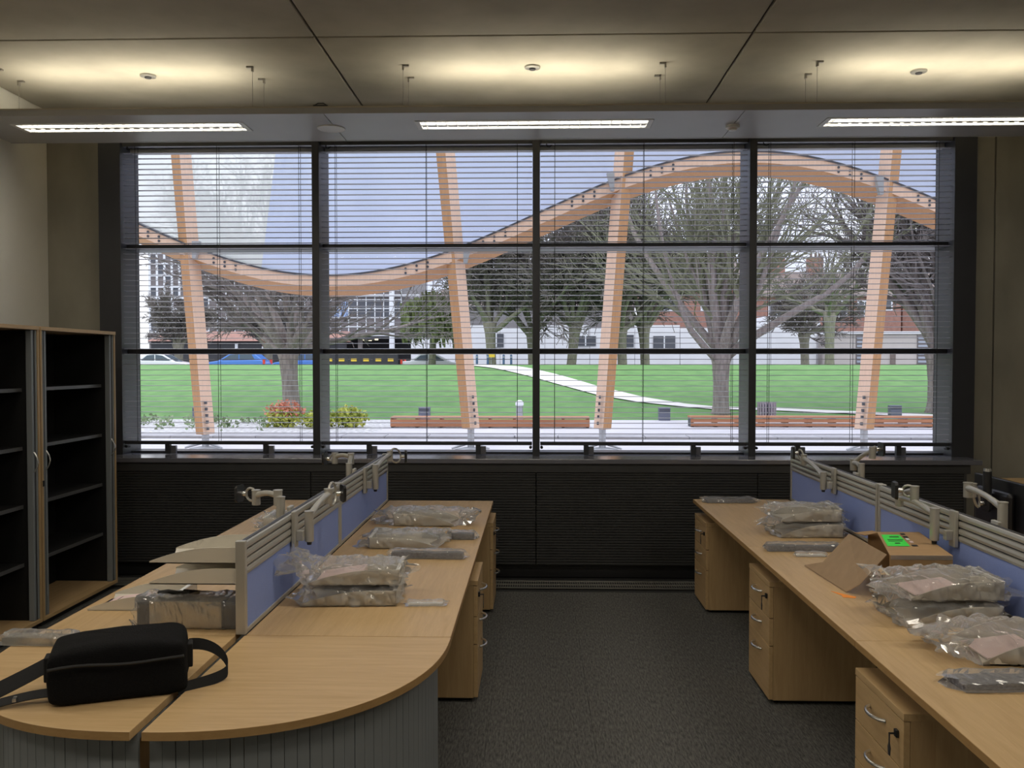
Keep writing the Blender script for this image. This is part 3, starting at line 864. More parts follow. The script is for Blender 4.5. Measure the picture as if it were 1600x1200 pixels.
def wrapped_strip(label, loc, rz, L, W, h, seed, core='grey_foam', f=0.02):
    t = thing('wrapped_bracket', label, 'wrapped part', loc, rz, group='small parts sealed in plastic sleeves')
    rng = random.Random(seed)
    m = MB()
    n = 10
    up = []; lo = []
    for i in range(n + 1):
        x = L * i / n
        zz = h * (0.75 + 0.25 * rng.random())
        up.append((x, zz)); lo.append((x, 0.003))
    m.prism(lo + up[::-1], W * 0.12, W * 0.88, 'y')
    m.build('bracket_core', core, t)
    wrap_mesh(0, L, 0, W, h, seed, f, f, 0.006, nu=26, nv=18).build('plastic_sleeve', 'wrap', t)
    return t

# left row, aisle side
wrapped_tray('lower letter tray of the wrapped two tray pile on the left row', (-0.985, 3.58, DZ), 0.05, False, 3, L=0.40, W=0.26, Hh=0.062, f0=0.02, f1=0.02)
t = wrapped_tray('upper letter tray of the wrapped two tray pile, plastic flaring up beside the blue screen', (-0.955, 3.595, DZ + 0.084), 0.05, False, 5, L=0.38, W=0.25, Hh=0.062, f0=0.105, f1=0.02, lift0=0.07, pink=True, amp=0.016)
wrapped_tray('wrapped letter tray in the middle of the left row, next to a grey strip', (-0.56, 4.97, DZ), 0.04, True, 8, L=0.36, W=0.25, Hh=0.06, f0=0.07, f1=0.05)
wrapped_tray('wrapped letter tray farthest from the viewer on the left row aisle side', (-0.50, 5.62, DZ), -0.03, True, 9, L=0.38, W=0.26, Hh=0.075, f0=0.12, f1=0.14)
wrapped_strip('grey bracket in a plastic sleeve in front of the middle wrapped tray, left row', (-0.755, 4.48, DZ), -0.03, 0.375, 0.07, 0.035, 11)
wrapped_strip('grey bracket in a plastic sleeve behind the middle wrapped tray, left row', (-0.66, 4.97, DZ), -0.02, 0.30, 0.08, 0.035, 12)
wrapped_strip('small clear sachet alone on the oak top of the left row', (-0.535, 3.60, DZ), 0.06, 0.145, 0.035, 0.012, 13, core='white', f=0.012)
# left row, cabinet side
wrapped_tray('wrapped letter tray behind the left screens, showing above the rail', (-1.22, 5.05, DZ), 0, True, 21, L=0.33, W=0.25, Hh=0.065, f0=0.05, f1=0.05)
wrapped_tray('wrapped letter tray on top of the one behind the left screens', (-1.215, 5.06, DZ + 0.08), 0.03, True, 22, L=0.32, W=0.24, Hh=0.065, f0=0.05, f1=0.05)
for i, z in enumerate((0.995, 0.915)):
    t = thing('hanging_letter_tray', ('upper', 'lower')[i] + ' beige letter tray hung on the left desk screen', 'letter tray', (-1.475, 3.262, z - 0.012), group='letter trays hung on the screen rail')
    tray_mesh(0.345, 0.25, 0.062).build('tray', 'tray', t)
    m = MB().box(0.330, 0.03, 0.02, 0.352, 0.07, 0.062).box(0.330, 0.18, 0.02, 0.352, 0.22, 0.062)
    m.build('hook', 'silver', t)
t = thing('letter_tray', 'beige letter tray holding pink leaflets on the left oak desk', 'letter tray', (-1.842, 3.50, DZ), 0.02)
tray_mesh(0.36, 0.25, 0.062).build('tray', 'tray', t)
rim_mesh(0.36, 0.25, 0.062).build('rim', 'white', t)
m = MB().hexa([(0.07, 0.02, 0.006), (0.24, 0.02, 0.006), (0.24, 0.13, 0.006), (0.07, 0.13, 0.006)], [(0.07, 0.02, 0.026), (0.24, 0.02, 0.046), (0.24, 0.13, 0.046), (0.07, 0.13, 0.026)])
m.build('leaflet', 'pink', t)
MB().hexa([(0.05, 0.015, 0.006), (0.10, 0.015, 0.006), (0.10, 0.11, 0.006), (0.05, 0.11, 0.006)], [(0.05, 0.015, 0.020), (0.10, 0.015, 0.030), (0.10, 0.11, 0.030), (0.05, 0.11, 0.020)]).build('dark_leaflet', 'screen', t)
t = thing('wrapped_silver_box', 'silver box with black ends in clear plastic beside the screen foot', 'wrapped box', (-1.535, 3.265, DZ))
MB().box(0.055, 0.0, 0.002, 0.335, 0.13, 0.108).build('box_body', 'foil', t, bevel=0.003)
MB().box(0.0, 0.01, 0.002, 0.055, 0.12, 0.102).build('end_cap', 'black', t, bevel=0.01)
MB().box(0.335, 0.01, 0.002, 0.395, 0.12, 0.100).build('end_cap', 'black', t, bevel=0.01)
MB().tube([(0.06, 0.08, 0.118), (0.10, 0.07, 0.126), (0.14, 0.075, 0.119), (0.19, 0.06, 0.124), (0.21, 0.09, 0.118), (0.15, 0.10, 0.119)], 0.009, 8).build('cable', 'black', t, smooth=True)
wrap_mesh(0, 0.395, 0, 0.13, 0.112, 31, 0.012, 0.008, 0.008).build('plastic_wrap', 'wrap', t)
wrapped_strip('silver bracket in crinkled plastic behind the black bag at the left picture edge', (-1.93, 3.06, DZ), -0.02, 0.25, 0.07, 0.03, 14, core='foil')
wrapped_strip('clear sachet lying behind the black bag', (-1.68, 3.12, DZ), -0.04, 0.17, 0.05, 0.012, 15, core='paper', f=0.01)

# ---------------------------------------------------------------- black bag
bagt = thing('shoulder_bag', 'black nylon shoulder bag with long strap lying on the rounded desk end', 'bag', (-1.300, 2.668, DZ), 0.37)
BL, BW, BH = 0.400, 0.250, 0.158
n = 22
vs = []; fs = []
def sup(v, e): return math.copysign(abs(v) ** e, v)
nu, nv = 30, 36
for i in range(nu + 1):
    ph = -PI / 2 + PI * i / nu
    for k in range(nv):
        th = 2 * PI * k / nv
        x = sup(math.cos(ph), 0.22) * sup(math.cos(th), 0.22) * BL / 2
        y = sup(math.cos(ph), 0.22) * sup(math.sin(th), 0.22) * BW / 2
        z = sup(math.sin(ph), 0.24) * BH / 2
        zz = z + BH / 2
        tp = zz / BH
        y = y * (1.0 - 0.10 * tp) + 0.012 * tp
        x = x * (1.0 - 0.02 * tp)
        p = Vector((x, y, z))
        d = mnoise.noise(p * 9 + Vector((3, 1, 7))) * 0.008 + mnoise.noise(p * 22) * 0.003
        zz += (0.010 * math.sin(x * 9 + 1.2) - 0.010 * (x / BL)) * tp + d * tp
        vs.append((x + d * (1 if x > 0 else -1), y + d * (1 if y > 0 else -1), max(zz, 0.001)))
for i in range(nu):
    for k in range(nv):
        fs.append((i * nv + k, i * nv + (k + 1) % nv, (i + 1) * nv + (k + 1) % nv, (i + 1) * nv + k))
MB().add(vs, fs).build('bag_body', 'bag', bagt, smooth='all')
sp = [(-BL / 2 + 0.012 + (BL - 0.024) * k / 10, -BW / 2 - 0.001 + 0.004 * math.sin(k), BH - 0.040 + 0.004 * math.sin(k * 0.7)) for k in range(11)]
MB().tube(sp, 0.0045, 6).build('zip', 'zip', bagt, smooth=True)
MB().box(-BL / 2 - 0.012, -0.028, 0.05, -BL / 2 + 0.01, 0.028, 0.125).build('side_tab', 'strap', bagt, bevel=0.004)
MB().box(BL / 2 - 0.01, -0.028, 0.05, BL / 2 + 0.012, 0.028, 0.125).build('side_tab', 'strap', bagt, bevel=0.004)
def bez(a, b, c, d, n=14):
    a, b, c, d = map(Vector, (a, b, c, d))
    return [a * (1 - t) ** 3 + b * 3 * t * (1 - t) ** 2 + c * 3 * t * t * (1 - t) + d * t ** 3 for t in [k / n for k in range(n + 1)]]
p1 = bez((BL / 2, 0.02, 0.11), (BL / 2 + 0.07, 0.02, 0.115), (BL / 2 + 0.13, 0.0, 0.06), (BL / 2 + 0.115, -0.03, 0.026))
p2 = bez((BL / 2 + 0.115, -0.03, 0.026), (BL / 2 + 0.10, -0.055, 0.014), (BL / 2 + 0.03, -0.075, 0.011), (BL / 2 - 0.03, -0.10, 0.010))
pts = p1 + p2[1:]
ups = []
for i in range(len(pts)):
    s_ = i / (len(pts) - 1)
    ups.append((0.05 * s_, 0.25 + 0.35 * s_, 1.0))
MB().ribbon(pts, ups, 0.036, 0.003).build('strap_loop', 'strap', bagt, smooth=True)
p = bez((-BL / 2, 0.0, 0.10), (-BL / 2 - 0.06, -0.01, 0.07), (-BL / 2 - 0.16, -0.02, 0.03), (-BL / 2 - 0.23, -0.035, 0.006)) + \
    bez((-BL / 2 - 0.23, -0.035, 0.006), (-BL / 2 - 0.30, -0.05, 0.004), (-BL / 2 - 0.36, -0.08, 0.0), (-BL / 2 - 0.40, -0.12, -0.02))[1:]
MB().ribbon(p, [(0.25, 0.55, 0.7)] * len(p), 0.062, 0.004).build('shoulder_strap', 'strap', bagt, smooth=True)
p = bez((-BL / 2 + 0.02, -0.06, 0.03), (-BL / 2 - 0.05, -0.055, 0.032), (-BL / 2 - 0.10, -0.05, 0.016), (-BL / 2 - 0.18, -0.07, 0.012))
MB().ribbon(p, [(0.1, 0.9, 0.45)] * len(p), 0.034, 0.003).build('lower_strap', 'strap', bagt, smooth=True)
MB().box(-BL / 2 - 0.088, -0.072, 0.018, -BL / 2 - 0.078, -0.040, 0.028).build('strap_buckle', 'chrome', bagt)

# ---------------------------------------------------------------- right row
wrapped_strip('thin grey parts in loose plastic at the window end of the right row', (1.235, 6.31, DZ), 0.02, 0.34, 0.10, 0.028, 41, f=0.03)
wrapped_tray('lower tray of the wrapped pile near the blue screen, beyond the cardboard box', (1.42, 5.07, DZ), 0.02, False, 42, L=0.36, W=0.26, Hh=0.075, f0=0.05, f1=0.03)
wrapped_tray('upper tray of the wrapped pile near the blue screen, beyond the cardboard box', (1.425, 5.08, DZ + 0.09), 0.02, False, 43, L=0.35, W=0.25, Hh=0.07, f0=0.05, f1=0.03, amp=0.015)
wrapped_strip('long grey bracket in plastic lying behind the cardboard flap', (1.255, 4.70, DZ), 0.0, 0.38, 0.075, 0.034, 44)
wrapped_strip('small clear sachet half behind the cardboard flap', (1.37, 4.58, DZ), 0.02, 0.15, 0.035, 0.012, 45, core='white', f=0.012)
wrapped_tray('lower tray of the wrapped pile just in front of the cardboard box', (1.425, 3.36, DZ), 0.04, False, 46, L=0.37, W=0.26, Hh=0.075, f0=0.04, f1=0.03)
wrapped_tray('upper tray with pink leaflet in the wrapped pile in front of the cardboard box', (1.45, 3.385, DZ + 0.096), 0.03, False, 47, L=0.36, W=0.25, Hh=0.07, f0=0.07, f1=0.03, lift0=0.02, pink=True, amp=0.017)
wrapped_tray('wrapped tray with loose plastic at the right picture edge', (1.50, 2.94, DZ), 0.0, False, 48, L=0.34, W=0.26, Hh=0.085, f0=0.11, f1=0.03, lift0=0.015, pink=True, amp=0.019)
wrapped_strip('flat grey plate in plastic at the right picture edge nearest the viewer', (1.325, 2.70, DZ), 0.06, 0.40, 0.12, 0.026, 49)
bx_ = thing('cardboard_box', 'open brown cardboard box with green label on the right row', 'box', (1.68, 4.0, DZ))
NL, NR, FR, FL = (1.510, 3.74), (1.775, 3.74), (1.858, 4.26), (1.620, 4.28)
hz = 0.192
def wall(a, b, name, z0=0.001, z1=None, th=0.005, m='card'):
    z1 = hz if z1 is None else z1
    d = Vector((b[0] - a[0], b[1] - a[1])).normalized(); nrm = Vector((-d.y, d.x)) * th
    return MB().hexa([(a[0], a[1], DZ + z0), (b[0], b[1], DZ + z0), (b[0] + nrm.x, b[1] + nrm.y, DZ + z0), (a[0] + nrm.x, a[1] + nrm.y, DZ + z0)],
                     [(a[0], a[1], DZ + z1), (b[0], b[1], DZ + z1), (b[0] + nrm.x, b[1] + nrm.y, DZ + z1), (a[0] + nrm.x, a[1] + nrm.y, DZ + z1)]).build(name, m, bx_, world=True)
wall(NL, NR, 'near_side'); wall(NR, FR, 'right_side'); wall(FR, FL, 'far_side')
MB().hexa([(*NL, DZ + 0.001), (*NR, DZ + 0.001), (*FR, DZ + 0.001), (*FL, DZ + 0.001)], [(*NL, DZ + 0.006), (*NR, DZ + 0.006), (*FR, DZ + 0.006), (*FL, DZ + 0.006)]).build('bottom', 'card_in', bx_, world=True)
def lid(a, b, c, d, name, m='card', th=0.004):
    return MB().hexa([a, b, c, d], [(p[0], p[1], p[2] + th) for p in (a, b, c, d)]).build(name, m, bx_, world=True)
zt = DZ + hz
def mixp(p, q, s): return (p[0] + (q[0] - p[0]) * s, p[1] + (q[1] - p[1]) * s)
ML = mixp(NL, FL, 0.55); MR = mixp(NR, FR, 0.97); TL = mixp(NL, FL, 0.90)
top = lid((NL[0], NL[1], zt), (NR[0], NR[1], zt), (FR[0], FR[1], zt), (TL[0] + 0.035, TL[1], zt + 0.006), 'top_panel')
lid((TL[0] - 0.03, TL[1] - 0.02, zt - 0.005), (TL[0] + 0.04, TL[1], zt + 0.004), (FL[0] + 0.02, FL[1], zt + 0.002), (FL[0] - 0.06, FL[1] + 0.02, zt - 0.012), 'side_flap')
def onlid(u0, u1, v0, v1, name, m, th, parent=None):
    """patch on the top panel in box-edge coordinates (u across, v along)"""
    def P(u, v):
        a = mixp(NL, NR, u); b = mixp((TL[0] + 0.035, TL[1]), FR, u); return mixp(a, b, v)
    z = zt + 0.0045 + 0.0
    pts = [P(u0, v0), P(u1, v0), P(u1, v1), P(u0, v1)]
    zz = [z + 0.006 * v * (1 - u) for u, v in ((u0, v0), (u1, v0), (u1, v1), (u0, v1))]
    return MB().hexa([(*p, q) for p, q in zip(pts, zz)], [(*p, q + th) for p, q in zip(pts, zz)]).build(name, m, parent or bx_, world=True)
lab = onlid(0.05, 0.46, 0.36, 0.86, 'green_label', 'green_label', 0.0006)
tag(lab, label='bright green label with a few lines of black print')
for (a, b, c, d) in ((0.20, 0.40, 0.74, 0.775), (0.12, 0.44, 0.62, 0.645), (0.12, 0.40, 0.56, 0.585), (0.22, 0.32, 0.46, 0.50)):
    onlid(a, b, c, d, 'print_line', 'ink', 0.0010)
for (a, b, c, d, mm) in ((0.50, 0.60, 0.86, 0.93, 'ink'), (0.50, 0.60, 0.72, 0.80, 'ink'), (0.51, 0.58, 0.62, 0.70, 'paper'), (0.50, 0.61, 0.36, 0.42, 'ink'), (0.53, 0.60, 0.50, 0.58, 'pink')):
    onlid(a, b, c, d, 'printed_mark', mm, 0.0008)
MB().box(1.634, 3.7385, DZ + 0.095, 1.643, 3.7395, DZ + 0.155).box(1.628, 3.7385, DZ + 0.125, 1.650, 3.7395, DZ + 0.131).box(1.628, 3.7385, DZ + 0.095, 1.633, 3.7395, DZ + 0.11).build('printed_mark', 'ink', bx_, world=True)
MB().box(1.513, 3.736, DZ + 0.178, 1.772, 3.739, DZ + 0.1965).build('tape', 'wrap', bx_, world=True)
HN, HF = (1.500, 3.75, zt + 0.002), (1.500, 4.20, zt + 0.002)
CN, CF = (1.412, 3.815, DZ + 0.050), (1.384, 4.225, DZ + 0.050)
EN, EF = (1.372, 3.865, DZ + 0.002), (1.340, 4.36, DZ + 0.004)
lid(CN, HN, HF, CF, 'folded_flap', 'card_in')
lid(EN, CN, CF, EF, 'flap_end', 'card_in')
t = tag(MB().prism([(1.330, 3.79), (1.378, 3.775), (1.392, 3.80), (1.375, 3.815), (1.335, 3.865), (1.312, 3.89), (1.335, 3.82)], DZ + 0.0005, DZ + 0.0015).build('orange_paper_scrap', 'orange'), 'torn orange paper scrap lying by the cardboard flap', 'paper')
tag(MB().prism([(1.402, 2.50), (1.46, 2.49), (1.465, 2.55), (1.425, 2.555)], DZ + 0.0005, DZ + 0.0012).build('paper_note', 'paper'), 'small white paper corner on the desk at the lower right edge', 'paper')
# ================================================================== outside
M.update(
    glulam=wood('glulam_lamella_face', (0.40, 0.205, 0.085), (0.50, 0.27, 0.125), (5, 5, 0.6), rough=0.55),
    glulam_edge=wood('glulam_lamella_edge', (0.66, 0.45, 0.32), (0.74, 0.52, 0.39), (5, 5, 0.6), rough=0.5),
    steel=mat('galvanised_steel', (0.42, 0.43, 0.45), 0.45, metal=0.6),
    sheet_blue=sheet_mat('polycarbonate_lavender', (0.72, 0.77, 1.0), 0.05),
    sheet_clear=sheet_mat('polycarbonate_clear', (1.0, 1.0, 1.0), 0.22),
    roofline=mat('roof_edge_flashing', (0.06, 0.06, 0.07), 0.5),
    paving=mat('pale_paving', (0.62, 0.60, 0.61), 0.8, var=0.05, scale=1.2),
    gravel=mat('white_gravel', (0.30, 0.29, 0.28), 0.9, col2=(0.80, 0.79, 0.78), scale=9.0, bump=0.4),
    kerb=mat('kerb_stone', (0.42, 0.41, 0.42), 0.8, var=0.12, scale=4),
    grass=mat('lawn_grass', (0.085, 0.205, 0.050), 0.9, col2=(0.145, 0.295, 0.078), scale=1.6, detail=10, bump=0.2),
    path=mat('path_surface', (0.70, 0.67, 0.63), 0.85, var=0.05, scale=3),
    asphalt=mat('asphalt', (0.16, 0.16, 0.17), 0.9, var=0.1, scale=2),
    bench=mat('bench_timber', (0.44, 0.19, 0.09), 0.6, var=0.15, scale=3, stretch=(0.3, 4, 4)),
    bark=mat('tree_bark', (0.20, 0.165, 0.145), 0.95, col2=(0.34, 0.29, 0.26), scale=5, stretch=(3, 3, 0.5), bump=0.5),
    bark_green=mat('mossy_bark', (0.19, 0.175, 0.135), 0.95, col2=(0.30, 0.28, 0.21), scale=5, stretch=(3, 3, 0.5)),
    twig=mat('grey_twigs', (0.17, 0.145, 0.13), 0.9, var=0.2, scale=3),
    twig_green=mat('greenish_twigs', (0.19, 0.19, 0.12), 0.9, var=0.2, scale=3),
    willow=mat('hanging_green_foliage', (0.11, 0.135, 0.05), 0.8, col2=(0.21, 0.235, 0.10), scale=2.0),
    shrub_y=mat('yellow_green_leaves', (0.25, 0.32, 0.05), 0.7, col2=(0.62, 0.62, 0.12), scale=4),
    shrub_r=mat('reddish_leaves', (0.55, 0.16, 0.10), 0.7, col2=(0.65, 0.30, 0.18), scale=4),
    shrub_g=mat('bedding_leaves', (0.13, 0.22, 0.09), 0.8, col2=(0.30, 0.36, 0.20), scale=5),
    bin_grey=mat('grey_bin', (0.14, 0.15, 0.19), 0.5),
    slat_bin=mat('slatted_bin', (0.34, 0.28, 0.30), 0.7),
    bwhite=mat('white_render', (0.82, 0.82, 0.84), 0.8, var=0.03, scale=1),
    grey_render=mat('grey_render', (0.55, 0.50, 0.47), 0.8, var=0.04, scale=1),
    brick=mat('red_brick', (0.32, 0.17, 0.13), 0.9, var=0.15, scale=3),
    tile_roof=mat('brown_roof_tiles', (0.20, 0.16, 0.14), 0.9, var=0.15, scale=2, stretch=(1, 1, 4)),
    office=mat('office_cladding', (0.22, 0.21, 0.21), 0.6, var=0.08, scale=1),
    pane_dark=mat('dark_pane', (0.10, 0.105, 0.12), 0.15),
    pane_brown=mat('brown_spandrel', (0.19, 0.165, 0.165), 0.4),
    pane_blue=mat('blue_panel', (0.33, 0.45, 0.72), 0.4),
    louvre_grey=mat('louvre_grey', (0.38, 0.41, 0.48), 0.5),
    mull_white=mat('white_mullion', (0.80, 0.82, 0.85), 0.5),
    dark_shop=mat('dark_low_front', (0.045, 0.045, 0.05), 0.6),
    spot=emit('undercroft_lamp', (1.0, 0.82, 0.55), 3.0),
    car_white=mat('white_car_paint', (0.78, 0.78, 0.80), 0.25, coat=0.5),
    car_blue=mat('blue_car_paint', (0.08, 0.22, 0.62), 0.25, coat=0.5),
    car_silver=mat('silver_car_paint', (0.45, 0.47, 0.52), 0.25, metal=0.4, coat=0.5),
    car_glass=mat('car_window', (0.10, 0.13, 0.16), 0.08),
    tyre=mat('tyre', (0.02, 0.02, 0.02), 0.8),
    red_lamp=mat('red_rear_lamp', (0.75, 0.06, 0.03), 0.3),
    orange_lamp=mat('orange_reflector', (0.95, 0.35, 0.05), 0.4),
    yellow=mat('yellow_reflector', (0.90, 0.62, 0.06), 0.5),
    post_blue=mat('blue_post', (0.08, 0.14, 0.26), 0.5),
    sign_red=mat('sign_red', (0.75, 0.05, 0.06), 0.5),
)
rng = random.Random(7)

def lawn_z(y):
    t = min(max((y - 26.4) / (45 - 26.4), 0), 1); s = t * t * (3 - 2 * t)
    if y > 45:
        u = min((y - 45) / 12, 1); u = u * u * (3 - 2 * u)
        return 1.62 - 0.75 * u
    return 1.62 * (0.5 * s + 0.5 * math.sin(t * PI / 2))

def ground(name, m, label, y0, y1, z, x0=-60, x1=60, cat=None):
    return tag(MB().box(x0, y0, z - 0.3, x1, y1, z).build(name, m), label, kind='structure')
ground('ground_paving', 'paving', 'pale paving outside the window', 7.85, 19.9, 0.0)
kb = tag(thing('ground_kerb', 'grey kerb line between the paving and the gravel strip', None, (0, 20.3, 0)), kind='structure')
ks = None
for i in range(-22, 23):
    if ks is None:
        ks = MB().box(-0.49, -0.35, -0.2, 0.49, 0.35, 0.045).build('kerb_stone', 'kerb', kb, bevel=0.01); ks.location = (i * 1.0, 0, 0)
    else: inst(ks, kb, (i * 1.0, 0, 0))
ground('ground_gravel', 'gravel', 'white gravel bed left of the benches', 20.66, 26.5, 0.0, -60, -4.0)
ground('ground_forecourt', 'paving', 'pale paving around the long benches', 20.66, 26.5, 0.0, -4.0, 60)
ys_ = [26.4 + 0.5 * k for k in range(64)]
vs = []; fs = []
NX = 60
for y in ys_:
    for i in range(NX + 1):
        x = -75 + 150 * i / NX
        vs.append((x, y, lawn_z(y) + 0.02 * mnoise.noise(Vector((x * 0.3, y * 0.3, 0)))))
for j in range(len(ys_) - 1):
    for i in range(NX):
        a = j * (NX + 1) + i
        fs.append((a, a + 1, a + NX + 2, a + NX + 1))
tag(MB().add(vs, fs).build('ground_lawn', 'grass', smooth='all'), 'bright green lawn bank rising behind the benches', kind='structure')
ground('ground_road', 'asphalt', 'car park surface beyond the lawn crest', 57.5, 140, 0.90, -120, 120)
up = [(-3.4, 45.5), (-2.58, 43.25), (-0.96, 41.94), (-0.54, 41.03), (0.89, 37.72), (2.36, 34.17), (3.88, 31.32), (5.07, 29.87), (5.87, 29.31), (7.93, 28.9), (10.12, 28.24), (12.25, 27.56), (16, 26.9)]
lo = [(-4.2, 45.5), (-3.5, 43.0), (-2.0, 40.6), (-0.5, 37.48), (0.82, 34.69), (2.2, 31.91), (3.49, 30.28), (4.95, 29.16), (5.75, 28.68), (7.78, 28.36), (9.92, 27.68), (12.0, 27.0), (15.6, 26.5)]
vs = []; fs = []
for i in range(len(up) - 1):
    for s_ in range(8):
        t_ = s_ / 8
        a = (up[i][0] + (up[i + 1][0] - up[i][0]) * t_, up[i][1] + (up[i + 1][1] - up[i][1]) * t_)
        b = (lo[i][0] + (lo[i + 1][0] - lo[i][0]) * t_, lo[i][1] + (lo[i + 1][1] - lo[i][1]) * t_)
        for q in range(5):
            x = a[0] + (b[0] - a[0]) * q / 4; y = a[1] + (b[1] - a[1]) * q / 4
            vs.append((x, y, lawn_z(y) + 0.035))
nr = len(vs) // 5
for i in range(nr - 1):
    for q in range(4):
        fs.append((i * 5 + q, i * 5 + q + 1, i * 5 + q + 6, i * 5 + q + 5))
tag(MB().add(vs, fs).build('ground_path', 'path', smooth='all'), 'pale footpath crossing the lawn diagonally', kind='structure')

# ---------------------------------------------------------------- wave canopy
YC = 17.4
def wave(x): return 4.66 + 1.2 * math.sin(PI * x / 8.3)
can = thing('timber_canopy', 'wavy glulam timber canopy on four leaning posts with translucent sheets outside the window', 'canopy', (0, YC, 0))
cols = [((-6.69, 0.30), (-7.30, 8.0), -0.45), ((-1.31, 0.42), (-2.0, 8.0), -0.60), ((1.32, 0.42), (1.90, 8.0), 0.60), ((6.49, 0.42), (7.14, 8.0), 0.45)]
for (bx0, bz0), (tx, tz), rot in cols:
    cr, sr = math.cos(rot), math.sin(rot)
    def ring(x, z, hw, hd):
        return [(x + cr * a - sr * b, YC + sr * a + cr * b, z) for a, b in ((-hw, -hd), (hw, -hd), (hw, hd), (-hw, hd))]
    zs_ = [bz0, 1.5, 3.0, 4.5, 6.2, tz]
    m = MB()
    n_ = len(zs_)
    for z in zs_:
        t_ = (z - bz0) / (tz - bz0)
        m.v += ring(bx0 + (tx - bx0) * t_, z, 0.105 + 0.025 * t_, 0.155)
    for i in range(n_ - 1):
        for k in range(4):
            m.f.append((4 * i + k, 4 * i + (k + 1) % 4, 4 * i + 4 + (k + 1) % 4, 4 * i + 4 + k))
    m.f += [(3, 2, 1, 0), tuple(4 * (n_ - 1) + k for k in range(4))]
    c = m.build('post', 'glulam', can, world=True, bevel=0.01)
    c.data.materials.append(M['glulam_edge'])
    for i_ in range(4 * (n_ - 1)): c.data.polygons[i_].material_index = 1 if i_ % 2 else 0
    b0 = MB()
    for dx in (-0.25, 0.25):
        b0.tube([(bx0, YC, bz0 + 0.02), (bx0 - dx * 0.1, YC, 0.16), (bx0 + dx * 1.5, YC - 0.12, 0.03)], [0.06, 0.05, 0.02], 8)
    b0.tube([(bx0, YC, 0.0), (bx0, YC, bz0 + 0.03)], 0.07, 10)
    b0.lathe([(0.001, 0.0), (0.34, 0.0), (0.30, 0.02), (0.12, 0.05), (0.001, 0.06)], (bx0, YC, 0), 20)
    b0.build('steel_shoe', 'steel', c, world=True, smooth=True)
    sgn = 1 if rot < 0 else -1
    bm_ = MB()
    for k in range(5):
        zz = bz0 + 0.12 + k * 0.13
        xx = bx0 + (tx - bx0) * (zz - bz0) / (tz - bz0)
        p0 = Vector((xx + sgn * 0.11, YC - 0.13, zz))
        bm_.box(p0.x - 0.02, p0.y - 0.03, zz - 0.03, p0.x + 0.02, p0.y + 0.03, zz + 0.03)
    bm_.build('bolts', 'roofline', c, world=True)
    xj = bx0 + (tx - bx0) * (wave(tx) - 0.2 - bz0) / (tz - bz0)
    zj = wave(xj)
    MB().hexa([(xj + sgn * 0.17, YC - 0.30, zj - 0.28), (xj + sgn * 0.24, YC - 0.30, zj - 0.28), (xj + sgn * 0.24, YC - 0.18, zj - 0.28), (xj + sgn * 0.17, YC - 0.18, zj - 0.28)],
              [(xj + sgn * 0.17, YC - 0.30, zj + 0.06), (xj + sgn * 0.32, YC - 0.30, zj + 0.06), (xj + sgn * 0.32, YC - 0.18, zj + 0.06), (xj + sgn * 0.17, YC - 0.18, zj + 0.06)]).build('steel_bracket', 'steel', can, world=True)
    bb = MB()
    for k in range(3):
        for q in range(2):
            for s_ in (-1, 1):
                xx = xj + s_ * (0.55 + k * 0.22); zz = wave(xx) - 0.06 - q * 0.085
                bb.tube([(xx, YC - 0.165, zz), (xx, YC - 0.15, zz)], 0.025, 8)
    bb.build('bolt_heads', 'roofline', can, world=True)
# wave beam: rectangular glulam following the curve
m = MB()
NB = 96
xsb = [-12.0 + 24.0 * i / NB for i in range(NB + 1)]
for x in xsb:
    z = wave(x)
    dzdx = 1.2 * PI / 8.3 * math.cos(PI * x / 8.3)
    l = math.hypot(1, dzdx); nx, nz = -dzdx / l, 1 / l
    D = 0.37
    m.v += [(x, YC - 0.15, z), (x, YC + 0.36, z), (x - nx * D, YC + 0.36, z - nz * D), (x - nx * D * 0.55, YC - 0.15, z - nz * D * 0.55)]
for i in range(NB):
    for k in range(4):
        m.f.append((4 * i + k, 4 * i + 4 + k, 4 * i + 4 + (k + 1) % 4, 4 * i + (k + 1) % 4))
m.f += [(0, 1, 2, 3), tuple(4 * NB + 3 - k for k in range(4))]
wbm = m.build('wave_beam', 'glulam', can, world=True)
wbm.data.materials.append(M['glulam_edge'])
for i_ in range(4 * NB): wbm.data.polygons[i_].material_index = 1 if i_ % 2 else 0
m = MB()
for x in xsb: m.v += [(x, YC - 0.17, wave(x) + 0.035), (x, YC + 0.35, wave(x) + 0.035), (x, YC + 0.35, wave(x)), (x, YC - 0.17, wave(x))]
for i in range(NB):
    for k in range(4): m.f.append((4 * i + k, 4 * i + 4 + k, 4 * i + 4 + (k + 1) % 4, 4 * i + (k + 1) % 4))
m.build('roof_edge', 'roofline', can, world=True)
# translucent sheets rising behind the posts from the wave beam
edges = [-14.0, -9.5, -5.62, -3.6, -1.65, 0.0, 1.66, 4.3, 6.95, 9.5, 14.0]
for i in range(len(edges) - 1):
    a, b = edges[i], edges[i + 1]
    vs = []; fs = []
    nu = 24
    for k in range(nu + 1):
        x = a + (b - a) * k / nu
        vs += [(x, YC + 0.30, wave(x) + 0.03), (x, YC + 2.6, 9.4), (x, YC + 0.312, wave(x) + 0.03), (x, YC + 2.612, 9.4)]
    for k in range(nu):
        fs.append((4 * k, 4 * k + 4, 4 * k + 5, 4 * k + 1))
    MB().add(vs, fs).build('roof_sheet', 'sheet_clear' if b <= -5.6 else 'sheet_blue', can, world=True, smooth='all')

